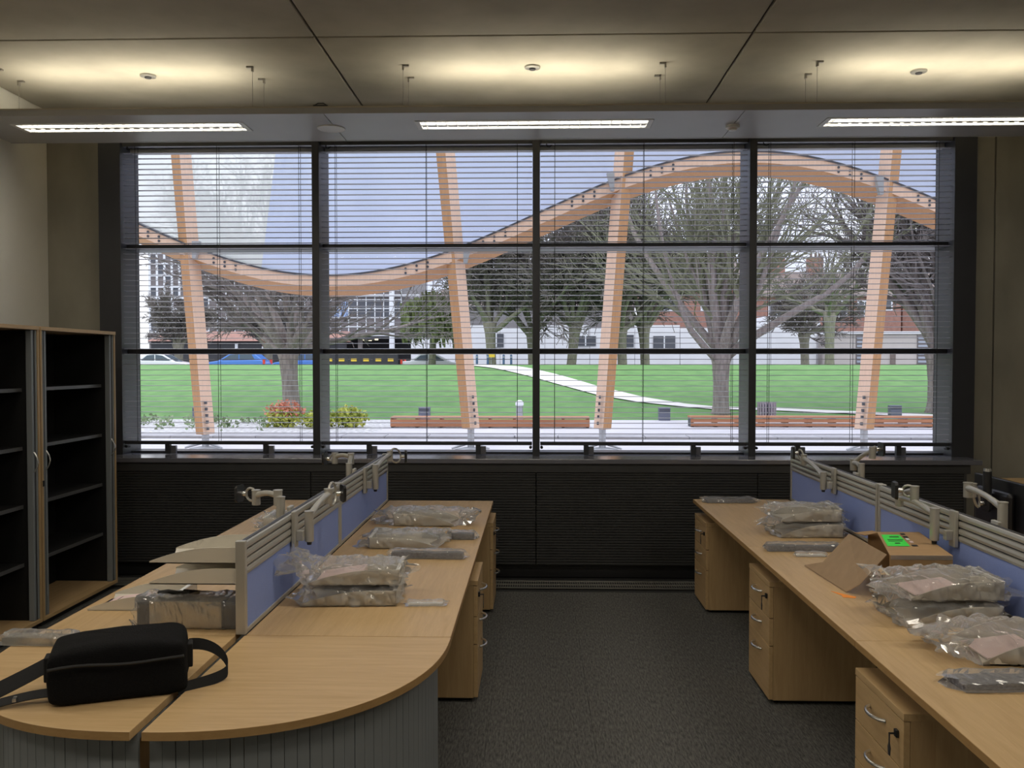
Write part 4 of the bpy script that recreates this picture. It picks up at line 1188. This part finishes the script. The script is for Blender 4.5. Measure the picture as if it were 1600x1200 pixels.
# ---------------------------------------------------------------- benches, bins, bollards
def long_bench(label, x0, x1, y):
    t = thing('slatted_bench', label, 'bench', ((x0 + x1) / 2, y, 0), group='long low timber benches')
    hl = (x1 - x0) / 2
    for k in range(4):
        MB().box(-hl, -0.26 + k * 0.135, 0.245, hl, -0.26 + k * 0.135 + 0.12, 0.29).build('seat_slat', 'bench', t, bevel=0.004)
    for z in (0.03, 0.135):
        MB().box(-hl, -0.27, z, hl, -0.235, z + 0.09).build('front_board', 'bench', t, bevel=0.004)
    n = int(hl * 2 / 0.6)
    sp = None
    for k in range(n + 1):
        x = -hl + 0.05 + (2 * hl - 0.1) * k / n
        if sp is None:
            sp = MB().box(-0.035, -0.235, 0, 0.035, 0.25, 0.245).build('support', 'dark_metal', t); sp.location = (x, 0, 0)
        else: inst(sp, t, (x, 0, 0))
    return t
long_bench('long low slatted timber bench left of the third canopy post', -3.9, 1.42, 23.4)
long_bench('long low slatted timber bench behind the fourth canopy post', 4.16, 12.5, 23.8)
def bollard_light(label, x, y, z):
    t = thing('bollard_light', label, 'bollard', (x, y, z), group='square dark bollards along the lawn edge')
    MB().box(-0.17, -0.12, 0, 0.17, 0.12, 0.26).build('body', 'bin_grey', t, bevel=0.01)
    MB().box(-0.172, -0.122, 0.26, 0.172, 0.122, 0.38).build('head', 'bin_grey', t, bevel=0.015)
    MB().box(-0.15, -0.128, 0.28, 0.15, -0.122, 0.35).build('lens', 'pane_dark', t)
bollard_light('dark square bollard left of the first canopy post', -10.3, 26.3, 0.0)
bollard_light('dark square bollard behind the bench next to the second canopy post', -3.39, 26.3, 0.0)
bollard_light('dark square bollard between the two long benches', 3.85, 26.3, 0.0)
bollard_light('dark square bollard right of the fourth canopy post', 11.0, 27.0, 0.05)
t = thing('white_bollard', 'slim pale bollard with rounded top on the lawn edge', 'bollard', (-0.51, 26.5, 0))
MB().lathe([(0.001, 0), (0.11, 0), (0.115, 0.02), (0.105, 0.06), (0.105, 0.42), (0.001, 0.42)], n=16).build('shaft', 'steel', t, smooth=True)
MB().lathe([(0.105, 0.42), (0.13, 0.44), (0.13, 0.50), (0.11, 0.55), (0.06, 0.59), (0.001, 0.60)], n=16).build('cap', 'bwhite', t, smooth=True)
t = thing('litter_bin', 'round slatted litter bin behind the right hand bench', 'bin', (7.07, 26.9, 0.03))
MB().lathe([(0.001, 0), (0.24, 0), (0.24, 0.44), (0.22, 0.46), (0.001, 0.46)], n=20).build('liner', 'bin_grey', t)
sl = None
for k in range(20):
    a = 2 * PI * k / 20
    if sl is None:
        sl = MB().box(-0.028, -0.012, 0.02, 0.028, 0.012, 0.50).build('slat', 'slat_bin', t); sl.location = (0.27 * math.cos(a), 0.27 * math.sin(a), 0); sl.rotation_euler = (0, 0, a + PI / 2)
    else: inst(sl, t, (0.27 * math.cos(a), 0.27 * math.sin(a), 0), (0, 0, a + PI / 2))

# ---------------------------------------------------------------- foliage helpers
def leaf_cloud(c, rad, n, size, rg, droop=0.0, shell=0.5):
    m = MB()
    for _ in range(n):
        while True:
            v = Vector((rg.uniform(-1, 1), rg.uniform(-1, 1), rg.uniform(-1, 1)))
            if 0.05 < v.length < 1: break
        v = v.normalized() * (shell + (1 - shell) * rg.random())
        p = Vector((c[0] + v.x * rad[0], c[1] + v.y * rad[1], c[2] + v.z * rad[2]))
        d = Vector((rg.uniform(-1, 1), rg.uniform(-1, 1), rg.uniform(-1, 1) - droop)).normalized()
        u = d.orthogonal().normalized()
        u = u * math.cos(rg.random() * 6) + d.cross(u) * math.sin(rg.random() * 6)
        s = size * rg.uniform(0.6, 1.3)
        m.add([p, p + d * s * 0.5 + u * s * 0.28, p + d * s, p + d * s * 0.5 - u * s * 0.28], [(0, 1, 2, 3)])
    return m
def shrub(label, x, y, rx, rz, mats, seed):
    t = thing('low_shrub', label, 'shrub', (x, y, 0), group='low shrubs in the gravel bed')
    rg = random.Random(seed)
    for (mm, zoff, fr) in mats:
        tag(leaf_cloud((0, 0, rz * 0.85 + zoff), (rx, rx * 0.8, rz), int(900 * fr), 0.12, rg, shell=0.3).build('foliage', mm, t), kind='stuff')
    m = MB()
    for k in range(7):
        a = k * 0.9
        m.tube([(0, 0, 0), (rx * 0.4 * math.cos(a), rx * 0.4 * math.sin(a), rz * 0.9)], [0.02, 0.008], 4)
    m.build('stems', 'bark', t)
shrub('yellow green shrub with red tips in front of the left tree', -6.75, 23.2, 0.55, 0.28, [('shrub_y', 0, 0.8), ('shrub_r', 0.22, 0.35)], 1)
shrub('yellow green shrub behind the left mullion', -5.75, 22.9, 0.48, 0.26, [('shrub_y', 0, 1.0)], 2)
shrub('yellow green shrub nearest the end of the left bench', -5.0, 23.2, 0.50, 0.30, [('shrub_y', 0.02, 1.0)], 3)
rg = random.Random(77)
bed = MB()
for k in range(60):
    x = rg.uniform(-12.5, -6.9); y = rg.uniform(21.6, 25.8)
    mm = leaf_cloud((x, y, 0.10), (0.16, 0.16, 0.12), 14, 0.12, rg, shell=0.2)
    bed.add(mm.v, mm.f)
tag(bed.build('ground_cover_plants', 'shrub_g'), 'sparse young ground cover plants in the gravel bed', 'plants', kind='stuff')

# ---------------------------------------------------------------- bare trees
def grow(mb, p, d, length, r, lvl, P, rg):
    cfg = P['lv'][lvl]
    seg = cfg['seg']
    pts = [p.copy()]; rad = [r]
    dd = d.normalized()
    nodes = []
    for i in range(seg):
        dd = (dd + Vector((rg.gauss(0, 1), rg.gauss(0, 1), rg.gauss(0, 1))) * cfg['wob'] + Vector((0, 0, cfg['up']))).normalized()
        p = p + dd * (length / seg)
        t = (i + 1) / seg
        pts.append(p.copy()); rad.append(max(r * (1 - t * (1 - cfg['tip'])), P['rmin']))
        nodes.append((p.copy(), dd.copy(), t, rad[-1]))
    mb[min(lvl, 1)].tube(pts, rad, cfg['n'], cap=False)
    if lvl + 1 >= len(P['lv']): return
    nx = P['lv'][lvl + 1]
    for _ in range(nx['cnt']):
        t = rg.uniform(nx['from'], 1.0)
        k = min(int(t * seg), seg - 1)
        a = pts[k]; b = pts[k + 1]; f = t * seg - k
        q = a.lerp(b, min(max(f, 0), 1))
        ax = (b - a).normalized()
        o = ax.orthogonal().normalized()
        an = rg.uniform(0, 2 * PI)
        o = o * math.cos(an) + ax.cross(o) * math.sin(an)
        ang = math.radians(rg.uniform(*nx['ang']))
        nd = ax * math.cos(ang) + o * math.sin(ang)
        grow(mb, q, nd, length * nx['len'] * rg.uniform(0.7, 1.2) * (1.1 - 0.45 * t), rad[k] * nx['rr'], lvl + 1, P, rg)

def bare_tree(name, label, x, y, z, trunk_h, trunk_r, limbs, P, seed, mats=('bark', 'twig'), lean=(0, 0), group='bare winter trees on the lawn'):
    rg = random.Random(seed)
    t = thing(name, label, 'tree', (x, y, z - 0.05), group=group)
    mb = [MB(), MB()]
    tp = [Vector((lean[0] * s * trunk_h, lean[1] * s * trunk_h, s * trunk_h)) for s in (0, 0.06, 0.2, 0.5, 0.8, 1.0)]
    mb[0].tube(tp, [trunk_r * k for k in (1.4, 1.15, 1.0, 0.97, 1.12, 1.5)], 14)
    top = tp[-1]
    for i in range(limbs):
        a = 2 * PI * i / limbs + rg.uniform(-0.25, 0.25)
        inc = math.radians(rg.uniform(*P['inc']))
        d = Vector((math.cos(a) * math.sin(inc), math.sin(a) * math.sin(inc), math.cos(inc)))
        st = top - Vector((0, 0, rg.uniform(0, trunk_h * 0.22))) + d * trunk_r * 0.2
        grow(mb, st, d, P['L'] * rg.uniform(0.8, 1.15), trunk_r * rg.uniform(0.42, 0.66), 0, P, rg)
    mb[0].build('trunk', mats[0], t, smooth='all')
    tag(mb[1].build('branches', mats[1], t), kind='stuff')
    return t
def params(L, inc, up0, c1, c2, c3, rmin=0.010, wob=0.10, a=(22, 50), droop=0.0, tw=0.4):
    return dict(L=L, inc=inc, rmin=rmin, lv=[
        dict(seg=9, wob=wob, up=up0, tip=0.22, n=7),
        dict(cnt=c1, len=0.55, rr=0.55, ang=a, seg=6, wob=0.10, up=0.06 - droop * 0.4, tip=0.3, n=5, **{'from': 0.18}),
        dict(cnt=c2, len=0.55, rr=0.55, ang=(20, 55), seg=4, wob=0.12, up=0.04 - droop * 0.7, tip=0.4, n=3, **{'from': 0.15}),
        dict(cnt=c3, len=tw, rr=0.6, ang=(20, 60), seg=2, wob=0.12, up=0.02 - droop, tip=0.6, n=3, **{'from': 0.15})])
bare_tree('bare_tree', 'large bare spreading tree forking low on the lawn right of the path', 5.86, 27.8, lawn_z(27.8), 2.05, 0.25, 15, params(7.6, (8, 52), 0.04, 9, 6, 3, rmin=0.011), 5, ('bark', 'twig_green'))
bare_tree('bare_tree', 'bare leaning tree behind the red tipped shrub on the left', -7.98, 28.2, lawn_z(28.2), 2.2, 0.27, 15, params(5.6, (18, 64), 0.05, 10, 7, 5, rmin=0.010), 12, ('bark', 'twig'), lean=(-0.06, 0))
bare_tree('bare_tree', 'dark bare tree with steep limbs at the right edge of the window', 12.85, 28.2, lawn_z(28.2), 2.1, 0.32, 15, params(6.8, (10, 48), 0.06, 11, 8, 5, rmin=0.010), 21, ('bark', 'twig'))
bare_tree('bare_tree', 'slim bare tree between the big tree and the garages', 17.0, 51.0, 1.25, 3.4, 0.26, 9, params(4.6, (20, 66), 0.03, 8, 5, 3, rmin=0.013), 31, ('bark_green', 'twig'), group='trees beyond the lawn crest')
BG = 'trees beyond the lawn crest'
dense = lambda L, up: params(L, (15, 66), up, 13, 9, 6, rmin=0.021, a=(25, 60), droop=0.02, tw=0.5)
for i, (x, y, L, h, lab) in enumerate((
        (-2.75, 54, 6.0, 3.0, 'dense twiggy tree beside the top of the path'),
        (-0.2, 56, 6.6, 2.8, 'dense twiggy tree behind the middle mullion'),
        (2.1, 54, 6.2, 2.9, 'dense twiggy leaning tree right of the middle mullion'),
        (5.45, 55, 7.4, 2.8, 'dense twiggy tree behind the third canopy post'),
        (7.0, 56, 7.0, 2.9, 'dense twiggy tree just right of the third canopy post'),
        (19.6, 64, 3.6, 2.6, 'far dark twiggy tree behind the slim bare tree'),
        (-26.5, 64, 2.9, 1.9, 'brownish twiggy tree in front of the grey tower'),
        (-20.4, 66, 3.2, 2.0, 'brownish twiggy tree above the blue car'))):
    bare_tree('twiggy_tree', lab, x, y, 0.95, h + 0.3, 0.30, 9, dense(L, 0.05), 50 + i, ('bark_green', 'twig'), lean=(0.10 * (1 if i == 2 else -0.4), 0), group=BG)
rg = random.Random(5)
t = thing('weeping_tree', 'green weeping evergreen tree beside the gridded office', 'tree', (-7.0, 58, 0.9), group=BG)
MB().tube([(0, 0, 0), (0.1, 0, 2.0), (0, 0, 5.5)], [0.28, 0.22, 0.05], 10).build('trunk', 'bark_green', t, smooth='all')
fol = MB()
for k in range(900):
    a = rg.uniform(0, 2 * PI); rr = 2.1 * math.sqrt(rg.random()); z0 = 5.9 - 0.55 * rr - rg.uniform(0, 1.8) * (0.6 + 0.4 * rr / 2.1)
    x, y = rr * math.cos(a), rr * math.sin(a)
    ln = rg.uniform(0.5, 1.5)
    for q in range(4):
        z = z0 - ln * q / 4
        w = 0.10
        bb = rg.uniform(0, PI)
        dx, dy = w * math.cos(bb), w * math.sin(bb)
        fol.add([(x - dx, y - dy, z), (x + dx, y + dy, z), (x + dx * 0.6 + 0.04, y + dy * 0.6, z - ln / 3.2), (x - dx * 0.6 + 0.04, y - dy * 0.6, z - ln / 3.2)], [(0, 1, 2, 3)])
tag(fol.build('foliage', 'willow', t), kind='stuff')

# ---------------------------------------------------------------- cars and small street things beyond the crest
def car(label, x, y, z, paint, facing, hatch):
    t = thing('parked_car', label, 'car', (x, y, z), group='cars parked beyond the lawn')
    f = facing
    L = 2.15
    if hatch:
        low = [(-L, 0.30), (-L, 0.70), (-L + 0.25, 0.82), (-1.05, 0.95), (L - 0.25, 1.0), (L - 0.05, 0.80), (L, 0.35)]
        top = [(-1.15, 0.93), (-0.35, 1.40), (0.3, 1.50), (1.35, 1.46), (L - 0.18, 0.98)]
        wins = [[(-0.85, 0.98), (-0.28, 1.34), (0.30, 1.42), (0.30, 0.99)], [(0.38, 0.99), (0.38, 1.42), (1.20, 1.38), (1.45, 1.0)]]
    else:
        low = [(-L, 0.30), (-L, 0.62), (-L + 0.3, 0.78), (-1.1, 0.90), (1.25, 0.95), (L - 0.05, 0.90), (L, 0.40)]
        top = [(-1.15, 0.88), (-0.30, 1.36), (0.25, 1.43), (0.85, 1.38), (1.55, 0.93)]
        wins = [[(-0.85, 0.94), (-0.26, 1.29), (0.22, 1.36), (0.22, 0.95)], [(0.30, 0.95), (0.30, 1.36), (0.80, 1.31), (1.25, 0.96)]]
    def fl(p): return [(f * a, b) for a, b in p][::int(f)]
    MB().prism(fl(low), -0.85, 0.85, 'y').build('body', paint, t, bevel=0.05)
    MB().prism(fl(top), -0.74, 0.74, 'y').build('cabin', paint, t, bevel=0.04)
    for w_ in wins:
        MB().prism(fl(w_), -0.755, 0.755, 'y').build('window', 'car_glass', t)
    ws = [top[0], top[1]]
    m = MB().add([(f * (ws[0][0] - 0.02), -0.62, ws[0][1] + 0.02), (f * (ws[0][0] - 0.02), 0.62, ws[0][1] + 0.02), (f * (ws[1][0] - 0.02), 0.58, ws[1][1]), (f * (ws[1][0] - 0.02), -0.58, ws[1][1])], [(0, 1, 2, 3)])
    m.build('windscreen', 'car_glass', t)
    for s_ in (-0.80, 0.80):
        for xx in (-1.3, 1.3):
            MB().tube([(f * xx, s_ - 0.08, 0.31), (f * xx, s_ + 0.08, 0.31)], 0.31, 18).build('wheel', 'tyre', t)
        MB().box(min(f * (L - 0.12), f * (L + 0.01)), s_ - 0.10, 0.72, max(f * (L - 0.12), f * (L + 0.01)), s_ + 0.06, 1.02).build('rear_lamp', 'red_lamp', t)
    return t
car('white saloon car at the far left beyond the lawn', -26.0, 60, 0.91, 'car_white', -1, False)
car('blue hatchback with red rear lamps beyond the lawn', -20.75, 60, 0.91, 'car_blue', 1, True)
car('blue car half hidden behind the left tree trunk', -17.4, 64.5, 0.91, 'car_blue', 1, True)
car('silver car behind the second window mullion', -13.2, 68, 0.91, 'car_silver', 1, False)
car('white car with orange and red rear markings right of the barrier', -7.1, 60, 0.91, 'car_white', -1, False)
t = thing('reflector_barrier', 'dark low barrier carrying a row of yellow reflectors', 'barrier', (-12.5, 61.2, 0.88))
for k in range(7):
    MB().box(-2.6 + k * 0.87, -0.05, 0, -2.5 + k * 0.87, 0.05, 1.6).build('post', 'dark_shop', t)
MB().box(-2.7, -0.03, 0.55, 2.75, 0.03, 1.45).build('board', 'dark_shop', t)
for k in range(6):
    MB().box(-2.32 + k * 0.87, -0.06, 0.93, -1.92 + k * 0.87, -0.03, 1.13).build('reflector', 'yellow', t)
t = thing('road_sign', 'white sign with red head on a pole beyond the blue car', 'sign', (-20.5, 66, 0.86))
MB().cyl((0, 0, 0), 0.04, 2.2, 8).build('pole', 'steel', t)
MB().box(-0.45, -0.06, 1.5, 0.45, -0.02, 2.1).build('board', 'bwhite', t)
MB().prism([(-0.42, 2.1), (0.42, 2.1), (0.30, 2.42), (0.0, 2.55), (-0.30, 2.42)], -0.06, -0.02, 'y').build('red_head', 'sign_red', t)
MB().box(-0.30, -0.07, 1.65, 0.30, -0.06, 1.85).build('blue_band', 'post_blue', t)
for i, x in enumerate((-3.55, -2.9, -1.95, -1.5)):
    t = thing('blue_post', ('first', 'second', 'third', 'fourth')[i] + ' thin dark blue post from the left at the top of the path', 'post', (x, 52, 1.2), group='thin posts at the top of the path')
    MB().lathe([(0.001, 0), (0.07, 0), (0.07, 0.95), (0.05, 1.0), (0.001, 1.02)], n=10).build('shaft', 'post_blue', t)
    MB().lathe([(0.071, 0.82), (0.073, 0.84), (0.073, 0.88), (0.071, 0.90)], n=10).build('band', 'steel', t)
t = thing('yellow_sign', 'small yellow sign board at the top of the path', 'sign', (-2.75, 53, 1.1))
MB().box(-0.22, -0.02, 0.95, 0.22, 0.02, 1.35).build('board', 'yellow', t)
MB().cyl((0, 0.03, 0), 0.025, 1.35, 8).build('pole', 'steel', t)

# ---------------------------------------------------------------- buildings
def facade(t, x0, x1, z0, z1, y, cols_, rows_, paint, bar=0.10, barm='mull_white'):
    dx, dz = (x1 - x0) / cols_, (z1 - z0) / rows_
    src = {}
    for r_ in range(rows_):
        for c_ in range(cols_):
            mm = paint(c_, r_)
            loc = (x0 + (c_ + 0.5) * dx - t.location.x, y - t.location.y, z0 + (r_ + 0.5) * dz - t.location.z)
            if mm not in src:
                src[mm] = MB().box(-dx / 2 + bar / 2, -0.03, -dz / 2 + bar / 2, dx / 2 - bar / 2, 0.05, dz / 2 - bar / 2).build('pane', mm, t); src[mm].location = loc
            else: inst(src[mm], t, loc)
    for c_ in range(cols_ + 1):
        x = x0 + c_ * dx
        MB().box(x - bar / 2, y - 0.14, z0, x + bar / 2, y + 0.04, z1).build('mullion', barm, t, world=True)
    for r_ in range(rows_ + 1):
        z = z0 + r_ * dz
        MB().box(x0, y - 0.12, z - bar / 2, x1, y + 0.04, z + bar / 2).build('transom', barm, t, world=True)
t = thing('grid_office', 'low office block with white gridded curtain wall and lit undercroft', 'building', (-22, 90, 0.86))
MB().box(-32.3, 85.1, 4.3, -12.4, 98, 11.6).build('block', 'office', t, world=True)
MB().box(-32.3, 92.0, 0.86, -12.4, 98, 4.3).build('undercroft_wall', 'dark_shop', t, world=True)
MB().box(-32.3, 85.0, 4.05, -12.4, 92, 4.3).build('undercroft_soffit', 'dark_shop', t, world=True)
def pt(c_, r_):
    if r_ <= 1: return 'pane_brown'
    if r_ in (2, 3): return 'pane_blue' if (c_ in (12, 13, 14, 15) and not (c_ == 13 and r_ == 2)) else ('pane_dark' if c_ >= 16 else 'pane_brown')
    return 'pane_brown'
facade(t, -32.2, -13.2, 4.35, 11.4, 85.0, 22, 8, pt, 0.09)
MB().box(-14.3, 84.4, 0.86, -13.85, 84.9, 9.6).build('white_pillar', 'mull_white', t, world=True)
MB().box(-17.6, 84.6, 8.15, -11.4, 84.9, 8.35).build('white_beam', 'mull_white', t, world=True)
for x in (-30, -27, -24.3, -21, -17.6):
    MB().box(x - 0.2, 86.5, 0.86, x + 0.2, 86.9, 4.1).build('column', 'grey_render', t, world=True)
for k in range(14):
    x = -27.5 + k * 0.97 + 0.3 * math.sin(k * 2.1); y = 86.0 + 1.6 * ((k * 7) % 3)
    MB().lathe([(0.001, 3.95), (0.16, 3.95), (0.18, 4.05), (0.001, 4.05)], (x, y, 0), 12).build('undercroft_lamp', 'spot', t, world=True)
t = thing('grey_tower', 'grey office tower with pale vertical fins at the far left', 'building', (-36.5, 95, 0.86))
MB().box(-41.4, 92.1, 0.86, -32.6, 105, 13.6).build('block', 'office', t, world=True)
facade(t, -41.2, -34.0, 5.0, 13.4, 92.0, 9, 7, lambda c_, r_: 'pane_brown' if (c_ + r_) % 3 else 'pane_dark', 0.22)
MB().box(-41.4, 91.8, 3.8, -32.6, 92.0, 4.9).build('lower_band', 'pane_brown', t, world=True)
t = thing('dark_low_building', 'dark low frontage with reddish roof behind the blue car', 'building', (-25, 78, 0.86))
MB().box(-34, 76, 0.86, -17.5, 80, 3.6).build('front', 'dark_shop', t, world=True)
MB().prism([(75.6, 3.6), (80.2, 3.6), (80.2, 4.6)], -34.2, -17.2, 'x').build('roof', 'brick', t, world=True)
MB().box(-33.5, 75.94, 1.0, -32.2, 76, 3.0).build('entrance', 'pane_dark', t, world=True)
for x in (-26.5, -22.2):
    MB().box(x, 75.9, 1.2, x + 0.25, 76, 3.4).build('drainpipe', 'mull_white', t, world=True)
t = thing('white_boundary_wall', 'long white rendered wall behind the trunks of the twiggy trees', 'wall', (5, 72, 0.86))
xx = -10.4
k = 0
while xx < 22.0:
    w_ = 3.7
    MB().box(xx + 0.02, 71.9 + 0.03 * (k % 2), 0.86, min(xx + w_, 22.9) - 0.02, 72.3, 4.55 + 0.25 * ((k * 3) % 2)).build('wall_panel', 'bwhite', t, world=True)
    xx += w_; k += 1
for (x0, x1, z0, z1) in ((-3.9, -2.7, 3.0, 4.1), (3.2, 4.9, 3.1, 3.9), (6.3, 8.0, 3.0, 4.0), (9.6, 11.4, 2.9, 3.9)):
    w_ = MB().box(x0, 71.82, z0, x1, 71.9, z1).build('window', 'pane_dark', t, world=True)
    MB().box((x0 + x1) / 2 - 0.05, 71.78, z0, (x0 + x1) / 2 + 0.05, 71.82, z1).build('glazing_bar', 'mull_white', w_, world=True)
t = thing('white_gable', 'white gabled annex above the boundary wall on the right', 'building', (21, 74, 0.86))
MB().prism([(18.9, 0.86), (23.6, 0.86), (23.6, 5.1), (22.9, 5.55), (19.0, 5.55)], 73.2, 79, 'y').build('walls', 'bwhite', t, world=True)
MB().box(20.0, 73.1, 0.86, 21.1, 73.2, 3.3).build('door', 'pane_brown', t, world=True)
MB().box(19.6, 72.6, 3.5, 21.6, 73.2, 3.7).build('porch_roof', 'grey_render', t, world=True)
t = thing('garage_block', 'flat roofed grey garages with louvred doors on the right', 'building', (27, 71, 0.86))
MB().box(23.4, 70, 0.86, 34.5, 73, 4.0).build('walls', 'grey_render', t, world=True)
MB().box(23.2, 69.8, 4.0, 34.7, 73.1, 4.2).build('roof_slab', 'bwhite', t, world=True)
for x0 in (25.4, 30.2):
    d = MB().box(x0, 69.92, 1.0, x0 + 1.5, 70, 3.9).build('louvre_door', 'pane_brown', t, world=True)
    for q in range(9):
        MB().box(x0 + 0.05, 69.86, 1.1 + q * 0.31, x0 + 1.45, 69.93, 1.26 + q * 0.31).build('louvre', 'louvre_grey', d, world=True)
MB().box(28.1, 69.9, 1.2, 28.5, 70, 2.4).build('meter_box', 'tile_roof', t, world=True)
def house(label, x0, x1, y, eave, ridge, wins, chim):
    t = thing('brick_house', label, 'house', ((x0 + x1) / 2, y + 4, 0.86), group='brick houses behind the garages')
    MB().box(x0, y, 0.86, x1, y + 8, eave).build('walls', 'brick', t, world=True)
    MB().prism([(y - 0.4, eave), (y + 8.4, eave), (y + 4, ridge)], x0 - 0.3, x1 + 0.3, 'x').build('roof', 'tile_roof', t, world=True)
    for (wx, wz, ww, wh) in wins:
        f_ = MB().box(wx - ww / 2 - 0.12, y - 0.06, wz - wh / 2 - 0.12, wx + ww / 2 + 0.12, y, wz + wh / 2 + 0.12).build('window', 'mull_white', t, world=True)
        for s_ in (-1, 1):
            MB().box(wx + s_ * ww / 4 - ww / 4 + 0.05, y - 0.09, wz - wh / 2, wx + s_ * ww / 4 + ww / 4 - 0.05, y - 0.055, wz + wh / 2).build('pane', 'pane_dark', f_, world=True)
    for cx_ in chim:
        c = MB().box(cx_ - 0.75, y + 3.4, eave, cx_ + 0.75, y + 4.6, ridge + 1.5).build('chimney', 'brick', t, world=True)
        for q in (-0.4, 0.1, 0.5):
            MB().cyl((cx_ + q, y + 4, ridge + 1.5), 0.14, 0.5, 8).build('chimney_pot', 'tile_roof', c, world=True)
    return t
house('wide brick house with two chimneys behind the white gable', 23.0, 38.0, 92, 8.6, 11.6, [(25.2, 7.3, 1.6, 1.5), (29.0, 7.3, 1.3, 1.5), (31.6, 7.3, 1.5, 1.5), (34.2, 7.3, 1.2, 1.5), (36.3, 7.9, 1.4, 1.3), (28.6, 9.6, 1.4, 0.9)], (26.2, 30.3))
house('brick house with pink gable behind the right tree', 39.0, 50.0, 94, 9.0, 12.0, [(41.2, 8.0, 1.2, 1.6), (44.5, 8.0, 1.2, 1.6)], (45,))
house('dark brick house showing between the twiggy trees', 11.5, 21.5, 92, 9.5, 13.2, [(14.0, 8.0, 1.3, 1.5), (18.0, 8.0, 1.3, 1.5)], (16.5,))
t = thing('far_grey_hall', 'long grey brown hall behind the twiggy trees', 'building', (0, 100, 0.86))
MB().box(-11, 98, 0.86, 11, 110, 8.0).build('walls', 'office', t, world=True)
MB().prism([(97.6, 8.0), (110.4, 8.0), (104, 10.5)], -11.3, 11.3, 'x').build('roof', 'tile_roof', t, world=True)
